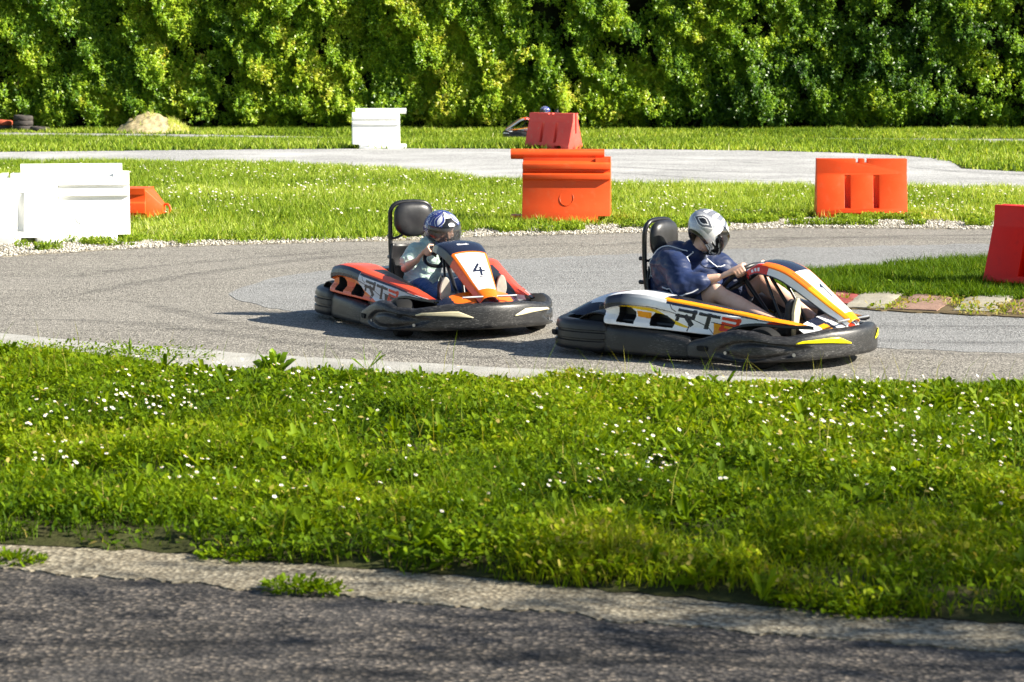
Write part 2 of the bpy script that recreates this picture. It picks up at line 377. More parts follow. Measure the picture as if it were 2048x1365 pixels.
# foreground verge
poly = strip_world([(x, y+1) for x, y in VG_TOP], [(x, y-4) for x, y in VG_BOT], -520, 2600)
X, Y, rng = scatter(poly, 8200, 3, .055); n = len(X); Z = verge_h(X, Y)-.004
cl = vnoise(X, Y, 2.3, 1)*.55+vnoise(X, Y, 6.5, 2)*.45; pat = vnoise(X, Y, .8, 9)
px_ = 1024+X/Y*F; back = np.clip((np.interp(px_, VX, VTY)-Y)/.75, 0, 1); front = np.clip((Y-np.interp(px_, VX, VBY))/.3, 0, 1)
keep = rng.random(n) < (.22+.78*np.clip((cl-.27)*2.6, 0, 1))*(.30+.70*back)
X, Y, Z, cl, pat, back, front = (a[keep] for a in (X, Y, Z, cl, pat, back, front)); n = len(X)
size = (.18+1.25*cl)*(.22+.78*back)
pat2 = vnoise(X, Y, 1.9, 77); tint = np.clip(.08+.45*pat+.30*pat2+rng.normal(0, .15, n)+.16*(1-back)+.16*(cl-.5), 0, .93); dry = rng.random(n) < .02+.14*(1-back); tint[dry] = .9+rng.random(dry.sum())*.1
kind = rng.random(n)+.45*(vnoise(X, Y, 1.2, 21)-.5)
b = kind < .46
f1 = blade_field(X[b], Y[b], Z[b], (.045+.085*rng.random(b.sum()))*size[b]*1.25, .004+.003*rng.random(b.sum()), .25+.7*rng.random(b.sum()), tint[b], 31)
c = ~b; nc = c.sum()
f2 = leaf_field(X[c], Y[c], Z[c]+(.015+.075*rng.random(nc)**.8)*size[c]*1.1, (.016+.022*rng.random(nc)), .014+.014*rng.random(nc), rng.normal(.35, .5, nc), np.clip(tint[c]+.04, 0, 1), 32)
# dandelion and plantain rosettes
Xr, Yr, rr = scatter(poly, 12, 8, .05); m = 9; nr = len(Xr); k = (rr.random(nr) < .85) & (Yr < np.interp(1024+Xr/Yr*F, VX, VTY)-.5); Xr, Yr = Xr[k], Yr[k]; nr = len(Xr)
Xq = np.repeat(Xr, m)+rr.normal(0, .012, nr*m); Yq = np.repeat(Yr, m)+rr.normal(0, .012, nr*m); sz = np.repeat(.6+.6*rr.random(nr), m)
f3 = leaf_field(Xq, Yq, verge_h(Xq, Yq)+.02, (.09+.06*rr.random(nr*m))*sz, (.022+.014*rr.random(nr*m))*sz, np.clip(rr.normal(.6, .35, nr*m), .0, 1.3), np.clip(np.repeat(.35+.3*rr.random(nr), m)+rr.normal(0, .06, nr*m), 0, .8), 33)
# thin seed stalks
Xs, Ys, rs = scatter(poly, 14, 14, 0); ns = len(Xs)
f4 = blade_field(Xs, Ys, verge_h(Xs, Ys), .16+.16*rs.random(ns), np.full(ns, .0032), .2+.5*rs.random(ns), np.where(rs.random(ns) < .4, .93, .6), 35)
# tufts spilling over the concrete edge and creeping tufts on the concrete
def tuft(px, py, n, r, h, seed, tn=.5):
    p = ground(px, py); q = np.random.default_rng(seed); a = q.random(n)*6.283; d = r*np.sqrt(q.random(n))
    return leaf_field(p.x+np.cos(a)*d*1.6, p.y+np.sin(a)*d, .012+q.random(n)*h, .014+.02*q.random(n), .010+.01*q.random(n), q.normal(.4, .5, n), np.clip(tn+q.normal(0, .12, n), 0, 1), seed)
tf = [tuft(x, y, c, r, h, 60+i) for i, (x, y, c, r, h) in enumerate([(30, 1130, 260, .075, .025), (600, 1186, 320, .085, .03), (650, 1190, 120, .06, .02), (1680, 1222, 500, .15, .05), (1750, 1232, 300, .12, .04), (60, 716, 260, .2, .06), (120, 712, 320, .25, .07), (250, 716, 320, .25, .07), (330, 722, 280, .22, .06), (480, 1122, 240, .1, .03)])]
v, l, s, t = cat([f1, f2, f3, f4]+tf)
tag(np_mesh('verge_grass', v, l, s, m_grass, t), 'leafy bright green grass and clover on the verge in front of the karts', 'grass', kind='stuff')

def meadow(name, poly, dens, h, wd, seed, label, mat, rag=.1, seg=1, leaf=.25, base=.45):
    X, Y, rng = scatter(poly, dens, seed, rag); n = len(X); Z = terrain(Y)
    cl = vnoise(X, Y, 1.6, seed)*.6+vnoise(X, Y, 5.1, seed+1)*.4; pat = vnoise(X, Y, .45, seed+3)
    k = rng.random(n) < .35+.65*np.clip((cl-.15)*2, 0, 1); X, Y, Z, cl, pat = (a[k] for a in (X, Y, Z, cl, pat)); n = len(X)
    tint = np.clip(base-.15+.35*pat+rng.normal(0, .22, n), 0, 1); hh = h*(.35+cl)*(.6+.8*rng.random(n))
    b = rng.random(n) > leaf; c = ~b
    fs = [blade_field(X[b], Y[b], Z[b], hh[b], wd*(.7+.6*rng.random(b.sum())), .15+.8*rng.random(b.sum()), tint[b], seed+5, seg)]
    if c.sum(): fs.append(leaf_field(X[c], Y[c], Z[c]+hh[c]*.5*rng.random(c.sum()), h*.35*(.6+.8*rng.random(c.sum())), h*.25*(.6+.6*rng.random(c.sum())), rng.normal(.5, .5, c.sum()), tint[c], seed+6))
    v, l, s, t = cat(fs); return tag(np_mesh(name, v, l, s, mat, t), label, 'grass', kind='stuff')
mid = strip_world([(x, y-1.5) for x, y in G_BOT], [(x, y+1) for x, y in V_TOP], -520, 2600)
meadow('meadow_grass', mid, 1700, .10, .013, 40, 'sunlit yellow green grass between the two tracks around the orange barriers', m_grass_far, .16, 1, .25, .45)
ISL_TOP = [(1480, 592), (1500, 583), (1555, 566), (1640, 551), (1800, 536), (1960, 527), (2048, 522), (2400, 512)]
ISL_BOT = [(1480, 593), (1560, 594), (1640, 594), (1700, 595), (1800, 599), (1900, 601), (2048, 604), (2400, 610)]
isl = strip_world(ISL_TOP, ISL_BOT, 1480, 2700)
m_isl = leaf_mat('island_blades', [(0, (.03, .075, .003)), (.5, (.11, .20, .006)), (.85, (.22, .30, .015)), (1, (.36, .31, .1))], .36, .6, .12)
meadow('island_grass', isl, 7000, .11, .007, 50, 'darker green grass on the island beside the painted kerb stones', m_isl, .07, 2, .15, .38)
far1 = strip_world(S_BOT, G_TOP, -520, 2600)
meadow('far_grass', far1, 420, .11, .03, 70, 'strip of pale green grass between the far track and the thin lane', m_grass_far, .25, 1, .3, .33)
HB = [(-200, 250), (0, 251), (400, 253), (800, 256), (1200, 258), (2048, 258), (2300, 258)]
far2 = strip_world(HB, S_TOP, -520, 2600)
meadow('hedge_foot_grass', far2, 330, .11, .035, 80, 'rough grass strip along the foot of the tall hedge', m_grass_far, .3, 1, .3, .34)
# sprigs in the kerb joints and at the gravel edge
def sprigs(name, poly, dens, h, seed, label, mat, base):
    X, Y, rng = scatter(poly, dens, seed, .1); n = len(X); k = vnoise(X, Y, 3.1, seed) > .62; X, Y = X[k], Y[k]; n = len(X)
    f = leaf_field(X, Y, terrain(Y)+.016+h*rng.random(n), .02+.03*rng.random(n), .012+.014*rng.random(n), rng.normal(.6, .5, n), np.clip(base+rng.normal(0, .17, n), 0, 1), seed)
    g = blade_field(X[::2], Y[::2], terrain(Y[::2])+.014, h*(.7+rng.random(len(X[::2]))), np.full(len(X[::2]), .008), .2+.7*rng.random(len(X[::2])), np.clip(base+.1+rng.normal(0, .15, len(X[::2])), 0, 1), seed+1)
    v, l, s, t = cat([f, g]); tag(np_mesh(name, v, l, s, mat, t), label, 'weeds', kind='stuff')
sprigs('gravel_weeds', strip_world([(x, y-3) for x, y in V_TOP], [(x, y-4) for x, y in V_BOT], -520, 2600), 3800, .06, 90, 'small weeds scattered through the white gravel edge', m_grass_far, .35)
sprigs('kerb_weeds', strip_world(K_TOP, K_BOT, 1560, 2700), 700, .018, 94, 'dry weeds growing in the joints of the painted kerb', m_isl, .93)

# daisies: counted in hundreds, drawn as one ground cover
m_daisy = paint('daisy_white', (.66, .65, .62), .6, .06); m_yolk = paint('daisy_yellow', (.75, .45, .02), .6, .1)
def daisies(name, spots, zf, r0, label, stem=True):
    V = []; Fc = []; fm = []; q = random.Random(5)
    for x, y in spots:
        z = zf(x, y); r = r0*q.uniform(.7, 1.2); d = Vector((q.uniform(-.2, .7), q.uniform(-.7, .1), 1)).normalized(); a = d.orthogonal().normalized(); b = d.cross(a)
        c = Vector((x, y, z)); o = len(V); cup = q.uniform(-.1, .5)
        for k in range(10):
            an = k*.6283; rr = r*(1 if k % 2 else .8); V.append(c+(a*math.cos(an)+b*math.sin(an))*rr+d*cup*rr)
        V.append(c+d*.001); Fc += [(o+k, o+(k+1) % 10, o+10) for k in range(10)]; fm += [0]*10
        o = len(V)
        for k in range(6): an = k*1.0472; V.append(c+(a*math.cos(an)+b*math.sin(an))*r*.36+d*.003)
        V.append(c+d*.006); Fc += [(o+k, o+(k+1) % 6, o+6) for k in range(6)]; fm += [1]*6
    tag(mesh(name, V, Fc, [m_daisy, m_yolk], fm=fm), label, 'daisies', kind='stuff')
q = random.Random(12); sp = []
cl_ = [(260, 840, 60, 22, 30), (400, 815, 40, 22, 18), (90, 860, 50, 22, 8), (650, 850, 45, 20, 16), (1240, 940, 45, 35, 16), (1620, 860, 90, 45, 34), (1780, 850, 120, 60, 36), (1900, 880, 120, 60, 26), (1170, 790, 70, 25, 14), (1180, 1000, 30, 12, 5), (1330, 985, 25, 14, 6), (380, 985, 60, 30, 10), (110, 960, 70, 25, 12), (980, 790, 150, 40, 14), (1900, 960, 140, 60, 22), (720, 780, 200, 30, 18), (450, 770, 120, 16, 10), (1450, 800, 120, 30, 14)]
for cx_, cy_, sx_, sy_, k_ in cl_:
    for i in range(int(k_*1.7)): sp.append((q.gauss(cx_, sx_), q.gauss(cy_, sy_)))
for i in range(120): sp.append((q.uniform(-500, 2600), q.uniform(770, 1080)))
spots = []
for px, py in sp:
    if edge(VG_TOP, px)+12 < py < edge(VG_BOT, px)-60:
        g = ground(px, py+14); spots.append((g.x, g.y))
daisies('daisies', spots, lambda x, y: float(verge_h(x, y))+.088+.03*random.random(), .0098, 'scattered small white daisies in the verge grass')
spots = []
for i in range(3400):
    px = q.uniform(-500, 2600); py = q.uniform(335, 440)
    if mnoise.noise(Vector((px*.006, py*.03, 3))) > -.1:
        g = ground(px, py); spots.append((g.x, g.y))
daisies('meadow_daisies', [s for s in spots if inpoly([s[0]], [s[1]], [(p.x, p.y) for p in mid])[0]], lambda x, y: .07+.03*random.random(), .014, 'tiny white daisies dotted over the sunlit grass between the tracks')

# the big weed clump and a few lone stalks on the concrete edge
m_weed = leaf_mat('weed_leaf', [(0, (.09, .19, .008)), (1, (.30, .44, .03))], .35, .45, .3)
def weed(px, py, n, h, seed, label, wide=.03):
    g = ground(px, py); q = np.random.default_rng(seed); X = q.normal(0, .03, n)*.3; Y = q.normal(0, .02, n)*.3
    v, l, s, t = leaf_field(X, Y, np.full(n, .0), h*(.5+.6*q.random(n)), wide*(.7+.6*q.random(n)), np.clip(q.normal(1.0, .35, n), .2, 1.5), q.random(n)*.8, seed); l = np.where(l % 6 == 0, 0, l)
    o = np_mesh('weed_tuft', v, l, s, m_weed, t); o.location = (g.x, g.y, float(verge_h(g.x, g.y))-.01); tag(o, label, 'weed')
weed(548, 754, 46, .19, 3, 'broad leaved weed clump standing up against the pale concrete edge', .05)
weed(735, 742, 5, .18, 4, 'thin green stalk rising before the concrete edge under the orange kart', .006)
weed(262, 712, 6, .14, 5, 'small pale sprig on the concrete edge near the big weed clump', .012)
weed(1318, 756, 7, .12, 6, 'short yellowish sprig in front of the white and yellow kart', .012)
# ------------------------------------------------------------------ gravel stones
def stones(name, spots, r, mat, label, zf=None, seed=4):
    q = np.random.default_rng(seed); n = len(spots); S = np.array(spots)
    base = np.array([(1, 0, 0), (0, 1, 0), (-1, 0, 0), (0, -1, 0), (0, 0, 1), (.7, .7, .6), (-.7, .6, .5), (0, 0, -.6)], float)[:6]
    base = np.array([(1, 0, 0), (.3, .95, 0), (-.8, .6, 0), (-.8, -.6, 0), (.3, -.95, 0), (.1, 0, .8), (0, 0, -.5)])
    Fi = np.array([(0, 1, 5), (1, 2, 5), (2, 3, 5), (3, 4, 5), (4, 0, 5), (1, 0, 6), (2, 1, 6), (3, 2, 6), (4, 3, 6), (0, 4, 6)])
    a = q.random(n)*6.283; sc = r*(.5+q.random(n)**2*1.2)
    P = base[None]*(.75+.5*q.random((n, 7, 1))); c, s = np.cos(a)[:, None], np.sin(a)[:, None]
    Q = np.stack([P[..., 0]*c-P[..., 1]*s, P[..., 0]*s+P[..., 1]*c, P[..., 2]*(.6+.4*q.random((n, 1)))], -1)*sc[:, None, None]
    Q += np.stack([S[:, 0], S[:, 1], (S[:, 2] if S.shape[1] > 2 else np.full(n, .016))+sc*.25], 1)[:, None]
    L = (np.arange(n)[:, None, None]*7+Fi[None]).ravel()
    return tag(np_mesh(name, Q.reshape(-1, 3), L, np.arange(len(L)//3)*3, mat, np.repeat(q.random(n), 10)), label, 'gravel', kind='stuff')
def stone_mat():
    m, nt, b = new_mat('limestone_chips'); a = N(nt, 'ShaderNodeAttribute', attribute_name='tint')
    nt.links.new(ramp(nt, a.outputs['Fac'], [(0, (.20, .17, .12)), (.4, (.38, .35, .29)), (1, (.66, .63, .57))]).outputs[0], b.inputs['Base Color'])
    b.inputs['Roughness'].default_value = .85; return m
sp = []
for i in range(38000):
    px = q.uniform(-520, 2600); wgt = 1.0 if (px < 330 or px > 950) else .25
    if q.random() > wgt: continue
    a, b = edge(V_TOP, px), edge(V_BOT, px); t = q.random(); py = a-2+(b-a+3)*t+q.gauss(0, 1.3)
    g = ground(px, py); sp.append((g.x, g.y, .014))
stones('gravel', sp, .0105, stone_mat(), 'white limestone gravel scattered along the edge of the track')

# ------------------------------------------------------------------ painted kerb stones
m_kw = concrete('worn_white_paint', (.36, .335, .27), .2, 50, ((.30, .25, .16), .6))
m_kr = concrete('worn_red_paint', (.30, .075, .07), .3, 50, ((.42, .33, .27), .8))
m_kf = concrete('faded_red_paint', (.31, .20, .155), .25, 50, ((.24, .19, .12), .7))
kb = [((1577, 586), (1640, 588), (1618, 607), (1552, 604), m_kw, 'worn white kerb stone half hidden behind the front panel of the yellow kart'),
      ((1655, 590), (1729, 590), (1697, 613), (1618, 611), m_kr, 'dark red painted kerb stone just behind the nose of the yellow kart'),
      ((1718, 593), (1806, 593), (1768, 622), (1690, 620), m_kw, 'worn white kerb stone between the dark red one and the faded pink one'),
      ((1822, 597), (1916, 598), (1874, 627), (1783, 623), m_kf, 'faded pinkish red kerb stone beside the green island'),
      ((1934, 599), (2028, 600), (1990, 629), (1907, 626), m_kw, 'worn white kerb stone partly overgrown, in front of the upright red barrier'),
      ((2046, 602), (2140, 604), (2104, 633), (2012, 631), m_kf, 'faded kerb stone cut by the right edge of the view')]
for i, (a, b, c, d, m, lab) in enumerate(kb):
    P = [ground(*p) for p in (a, b, c, d)]; ctr = sum(P, Vector())/4; n = 10; V = []; qk = random.Random(i)
    zt = lambda u, v: .022+.014*(1-v)*(1-abs(2*u-1)**6)+.003*qk.random()
    for iu in range(n+1):
        for iv in range(n+1):
            u, v = iu/n, iv/n; p = P[0].lerp(P[1], u).lerp(P[3].lerp(P[2], u), v)
            p = p+Vector((qk.uniform(-.006, .006), qk.uniform(-.006, .006), 0)); V.append((p.x-ctr.x, p.y-ctr.y, zt(u, v)))
    Fc = [tuple(reversed(f)) for f in grid_faces(n+1, n+1)]; bd = [iu*(n+1) for iu in range(n+1)]+[n*(n+1)+iv for iv in range(1, n+1)]+[iu*(n+1)+n for iu in range(n-1, -1, -1)]+[iv for iv in range(n-1, 0, -1)]
    o = len(V); V += [(V[k][0], V[k][1], -.02) for k in bd]; Fc += [(bd[k], bd[(k+1) % len(bd)], o+(k+1) % len(bd), o+k) for k in range(len(bd))]
    k = mesh('kerb_stone', V, Fc, m, auto=40); k.location = (ctr.x, ctr.y, 0); tag(k, lab, 'kerb', 'painted kerb stones along the island')

# ------------------------------------------------------------------ hedge
h_stops = [(0, (.024, .075, .016)), (.25, (.085, .20, .020)), (.5, (.24, .41, .028)), (.75, (.46, .60, .045)), (1, (.64, .58, .09))]
m_hedge = leaf_mat('hedge_leaf', h_stops, .42, .36, .45)
m_bark = paint('bark', (.06, .045, .03), .9, .3, 3)
HY = 76.3; HZ = -.6
def hedge_surface(x, z):
    """distance of the foliage front from the hedge line, in metres towards the camera"""
    p = (x*.80+z*.60)/1.35+1.7*vnoise(x, z, .38, 3)+.5*vnoise(x, z, 1.3, 14)
    saw = 1-(p-np.floor(p)); amp = .78-.30*np.clip((x-1)/8, 0, 1)
    d = amp*saw+.35*vnoise(x, z*.8, .95, 4)+.35*vnoise(x, z, 2.1, 5)+.3
    return d-np.clip((.55-z)/.55, 0, 1)*.45*(.6+.8*vnoise(x, 0*z, .7, 8))
def hedge_leaves(n_cl, seed, shoots=12, per=11, size=1.0, back=0.0, zt=6.6, rad=.24):
    """clumps of upright shoots; each shoot carries a spiral of leaves that turn towards the light"""
    q = np.random.default_rng(seed); x = -22.5+45*q.random(n_cl); z = q.random(n_cl)**.92*zt
    g = vnoise(x, z, .85, 12)*.55+vnoise(x, z, 2.0, 13)*.45
    k = q.random(n_cl) < np.clip((g-.25-.05*np.clip((x-1)/6, 0, 1))*4.5, .12, 1); x, z = x[k], z[k]; n = len(x)
    y = HY-.25-hedge_surface(x, z)-.28*q.random(n)**1.5+back
    tb = .47+.30*(vnoise(x, z, .45, 17)-.5)+.45*(vnoise(x, z, 1.5, 18)-.5)+q.normal(0, .10, n)-.12*np.clip((x+1)/9, 0, 1)+.05*np.clip((-x+1)/8, 0, 1)  # clump tint carries the light: shaded towards the right, brightened towards the left
    m = n*shoots; r = rad*np.repeat(.7+.6*q.random(n), shoots); d = q.normal(0, 1, (m, 3)); d /= np.linalg.norm(d, axis=1)[:, None]; d *= (q.random(m)**.4)[:, None]
    C0 = np.repeat(np.stack([x, y, HZ+.12+z], 1), shoots, 0)+d*np.stack([r, r*.8, r*1.35], 1)
    D = np.stack([.25+.5*d[:, 0], -.35+.4*d[:, 1], .75+.4*d[:, 2]], 1)+q.normal(0, .22, (m, 3)); D /= np.linalg.norm(D, axis=1)[:, None]
    N_ = m*per; t = np.tile(np.linspace(0, 1, per), m); Dm = np.repeat(D, per, 0); C = np.repeat(C0, per, 0)+Dm*(t*np.repeat(.12+.12*q.random(m), per))[:, None]
    nn = q.normal(0, .50, (N_, 3))+np.array([.58, -.48, .58]); nn /= np.linalg.norm(nn, axis=1)[:, None]
    f = q.normal(0, 1, (N_, 3))+Dm*.7; f -= nn*(f*nn).sum(1)[:, None]; f /= np.linalg.norm(f, axis=1)[:, None]; s = np.cross(nn, f)
    ln = (size*(.075+.055*q.random(N_)))[:, None]; wd = ln*(.36+.14*q.random(N_))[:, None]
    P = np.empty((N_, 4, 3), np.float32); P[:, 0] = C; P[:, 1] = C+f*ln*.55+s*wd*.5+nn*wd*.15; P[:, 2] = C+f*ln-nn*ln*.12; P[:, 3] = C+f*ln*.55-s*wd*.5+nn*wd*.15
    b = (np.arange(N_)*4)[:, None]; tint = np.clip(np.repeat(np.repeat(tb, shoots)+q.normal(0, .05, m), per)+.14*(t-.5)+q.normal(0, .06, N_), 0, 1)
    return P.reshape(-1, 3), (b+np.array([0, 1, 2, 3])).ravel(), np.arange(N_)*4, tint
hedge = empty('hedge', (0, HY, HZ))
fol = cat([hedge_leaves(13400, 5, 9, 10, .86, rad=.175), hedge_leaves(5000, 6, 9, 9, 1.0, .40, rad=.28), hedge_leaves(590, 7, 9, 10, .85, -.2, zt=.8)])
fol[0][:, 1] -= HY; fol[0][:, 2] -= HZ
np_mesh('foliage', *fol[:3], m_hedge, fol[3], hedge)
# the dark inside of the hedge: a lumpy mass of twigs and old leaves
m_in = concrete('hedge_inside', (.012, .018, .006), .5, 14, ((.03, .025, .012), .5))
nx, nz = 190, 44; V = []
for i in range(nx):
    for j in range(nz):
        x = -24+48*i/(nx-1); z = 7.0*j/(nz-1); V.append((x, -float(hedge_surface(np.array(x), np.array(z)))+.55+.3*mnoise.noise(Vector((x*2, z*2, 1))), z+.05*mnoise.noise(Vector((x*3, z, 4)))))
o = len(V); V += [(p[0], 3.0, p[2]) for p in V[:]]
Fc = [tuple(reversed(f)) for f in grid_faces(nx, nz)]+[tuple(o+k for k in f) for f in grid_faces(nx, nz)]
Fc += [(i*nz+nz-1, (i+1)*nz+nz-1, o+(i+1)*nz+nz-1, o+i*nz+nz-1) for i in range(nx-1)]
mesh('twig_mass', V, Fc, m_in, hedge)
qh = random.Random(9); geos = []
for i in range(60):
    x = -17+34*(i+qh.random())/60; y = -qh.uniform(.0, .6); p = [(x, y, -.05)]
    for k in range(4): p.append((p[-1][0]+qh.uniform(-.25, .25), p[-1][1]+qh.uniform(-.1, .2), p[-1][2]+qh.uniform(.3, .6)))
    geos.append(tube_geo(p, [.045, .035, .028, .02, .012], 6))
V, Fc = join(*geos); b_ = mesh('branches', V, Fc, m_bark, hedge); tag(b_, kind='stuff')
tag(hedge, 'tall dense glossy leaved hedge filling the whole back of the scene', 'hedge')

# a slim sapling at the far left, before the hedge
g = ground(37, 259); sap = empty('sapling', g); q2 = np.random.default_rng(8)
tube('trunk', [(0, 0, 0), (.02, 0, .5), (-.01, .02, 1.1), (.05, 0, 1.9)], [.04, .035, .03, .012], paint('sapling_bark', (.20, .12, .07), .8, .2), sap, 8)
n = 900; a = q2.random(n)*6.283; zz = .7+1.6*q2.random(n); r_ = (.12+.38*q2.random(n))*np.clip((zz-.5)*1.2, .2, 1)
f = leaf_field(np.cos(a)*r_, np.sin(a)*r_*.7, zz, .10+.06*q2.random(n), .04+.02*q2.random(n), q2.normal(.5, .5, n), np.clip(.55+q2.normal(0, .18, n), 0, 1), 19)
np_mesh('crown', f[0], f[1], f[2], m_hedge, f[3], sap); tag(sap, 'slim sapling with a brown trunk beside the tyre stacks at the hedge foot', 'sapling')

# spoil heap
g = ground(300, 264.5); V = []; nn = 48
for i in range(nn):
    for j in range(nn):
        x = (i/(nn-1)-.5)*2.7; y = (j/(nn-1)-.5)*2.2; r_ = math.hypot((x-.05)/1.22, y/1.0); h = max(0, 1-r_**1.25)*.62
        h += (.11*mnoise.noise(Vector((x*3, y*3, 1)))+.07*mnoise.noise(Vector((x*7, y*7, 2))))*min(1, h*4)
        V.append((x, y, h-.02))
m_heap = concrete('heap_soil', (.46, .38, .22), .3, 12, ((.30, .24, .10), .8))
heap = mesh('dirt_heap', V, [tuple(reversed(f)) for f in grid_faces(nn, nn)], m_heap, auto=60); heap.location = g
q3 = np.random.default_rng(3); n = 1300; x = q3.normal(.75, .4, n); y = q3.normal(-.3, .45, n); k = (np.hypot((x-.05)/1.22, y) < 1) & ((vnoise(x, y, 2.2, 3) > .62) | (x > .6)); x, y = x[k], y[k]
z = np.maximum(0, 1-np.hypot((x-.05)/1.22, y)**1.25)*.62-.03
f = blade_field(x, y, z, .08+.12*q3.random(len(x)), np.full(len(x), .02), .2+.6*q3.random(len(x)), np.clip(.75+q3.normal(0, .15, len(x)), 0, 1), 5, 1)
cover = np_mesh('weed_cover', *f[:3], m_grass_far, f[3], heap); tag(cover, kind='stuff'); tag(heap, 'low sandy soil heap with weeds in front of the hedge', 'soil heap')

# tyres at the hedge foot
m_tyre = paint('old_rubber', (.055, .048, .045), .8, .3, 8, .3, dirt=(.20, .16, .13, .7)); m_tyred = paint('painted_rubber', (.42, .09, .045), .7, .25, 8, .3, dirt=(.12, .08, .06, .5))
def tyre(g, z, tilt, m, lab):
    V = []; nu, nv = 28, 14
    for i in range(nu):
        a = 2*math.pi*i/nu
        for j in range(nv):
            b = 2*math.pi*j/nv; cr = math.copysign(abs(math.cos(b))**.6, math.cos(b)); sr = math.copysign(abs(math.sin(b))**.6, math.sin(b)); rr = .215+.085*cr
            tr = .006*(1 if (i % 2) and cr > .8 else 0); V.append(((rr-tr)*math.cos(a), (rr-tr)*math.sin(a), .08*sr))
    o = mesh('tyre', V, grid_faces(nu, nv, True, True), m, auto=50); o.location = (g.x, g.y, g.z+z+.08); o.rotation_euler = (tilt, tilt*.6, 1); tag(o, lab, 'tyre', 'old tyres stacked at the hedge foot')
a, b, c = ground(6, 261), ground(47, 262), ground(80, 263)
tyre(a, 0, 0, m_tyre, 'grey tyre lowest in the stack with the reddish tyre on top'); tyre(a, .155, .04, m_tyred, 'reddish painted tyre lying on a grey tyre at the far left')
tyre(b, 0, 0, m_tyre, 'bottom tyre of the stack of three beside the sapling'); tyre(b, .155, -.03, m_tyre, 'middle tyre of the stack of three beside the sapling'); tyre(b, .31, .05, m_tyre, 'top tyre of the stack of three beside the sapling')
tyre(c, -.02, .05, m_tyre, 'single tyre lying flat right of the stack of three')

# tyre marks on the worn lane
def skid_mat():
    m, nt, b = new_mat('rubber_mark'); v = objvec(nt, (1.2, 9, 1), True); n = noise(nt, 2.2, 6, .65, v); b.inputs['Base Color'].default_value = (.035, .034, .034, 1); b.inputs['Roughness'].default_value = .8
    t = nt.nodes.new('ShaderNodeBsdfTransparent'); mx = nt.nodes.new('ShaderNodeMixShader'); nt.links.new(ramp(nt, n.outputs[0], [(.42, .0), (.68, .42)]).outputs[0], mx.inputs[0])
    nt.links.new(t.outputs[0], mx.inputs[1]); nt.links.new(b.outputs[0], mx.inputs[2]); nt.links.new(mx.outputs[0], nt.nodes['Material Output'].inputs[0]); return m
m_skid = skid_mat()
def skid(pts, wd, z):
    P = smoothline([tuple(ground(*p))[:2] for p in pts], 60); V = []
    for i in range(60):
        t = P[min(i+1, 59)]-P[max(i-1, 0)]; t /= np.linalg.norm(t); e = min(1, min(i, 59-i)/8)
        for s in (-1, 1): V.append((P[i][0]-t[1]*wd*s*.5*e, P[i][1]+t[0]*wd*s*.5*e, z))
    o = mesh('tyre_mark', V, [tuple(reversed(f)) for f in grid_faces(60, 2)], m_skid); tag(o, kind='structure')
skid([(1500, 668), (1750, 684), (2120, 690)], .16, .0125); skid([(1650, 650), (1850, 656), (2120, 655)], .12, .0125); skid([(1780, 706), (1930, 712), (2120, 716)], .14, .0125)
skid([(1480, 486), (1700, 476), (2100, 470)], .22, .0085); skid([(1150, 495), (1500, 478), (2100, 480)], .16, .0085)
skid([(120, 600), (330, 560), (700, 512), (1150, 488)], .2, .0085); skid([(100, 560), (360, 530), (760, 498)], .18, .0085); skid([(40, 640), (300, 652), (700, 700), (1050, 722)], .2, .0085); skid([(250, 600), (520, 660), (900, 706)], .17, .0085)
skid([(1180, 312), (1430, 322), (1640, 338)], .12, .0095); skid([(1150, 330), (1450, 345), (1900, 352)], .3, .0095); skid([(1200, 345), (1500, 362), (1900, 368)], .25, .0095); skid([(1820, 336), (1940, 346), (2100, 352)], .3, .0095)

# a leafy tree out of view, added so that its crown darkens the near right corner
q4 = np.random.default_rng(21); tr = empty('added_tree', (9.6, 6.9, 0)); n = 3600
c_ = q4.normal(0, 1, (n, 3))*np.array([1.0, .85, .8])+np.array([0, 0, 4.6]); lf = leaf_field(c_[:, 0], c_[:, 1], c_[:, 2], .10+.06*q4.random(n), .05+.03*q4.random(n), q4.normal(.1, .6, n), np.clip(q4.normal(.4, .15, n), 0, 1), 22)
np_mesh('crown', lf[0], lf[1], lf[2], m_hedge, lf[3], tr)
G_ = [tube_geo([(0, 0, -.1), (.05, 0, 1.5), (0, .05, 3), (.03, .02, 4.6)], [.16, .13, .09, .03], 10)]
for i in range(7):
    a = i*.9; G_.append(tube_geo([(.02, .03, 2.6+.22*i), (.6*math.cos(a), .5*math.sin(a), 3.5+.2*i), (1.2*math.cos(a), 1.0*math.sin(a), 4.0+.2*i)], [.05, .03, .01], 6))
V, Fc = join(*G_); mesh('trunk', V, Fc, m_bark, tr); tag(tr, 'leafy tree out of view, put in to shade the corner of the verge', 'added_tree')
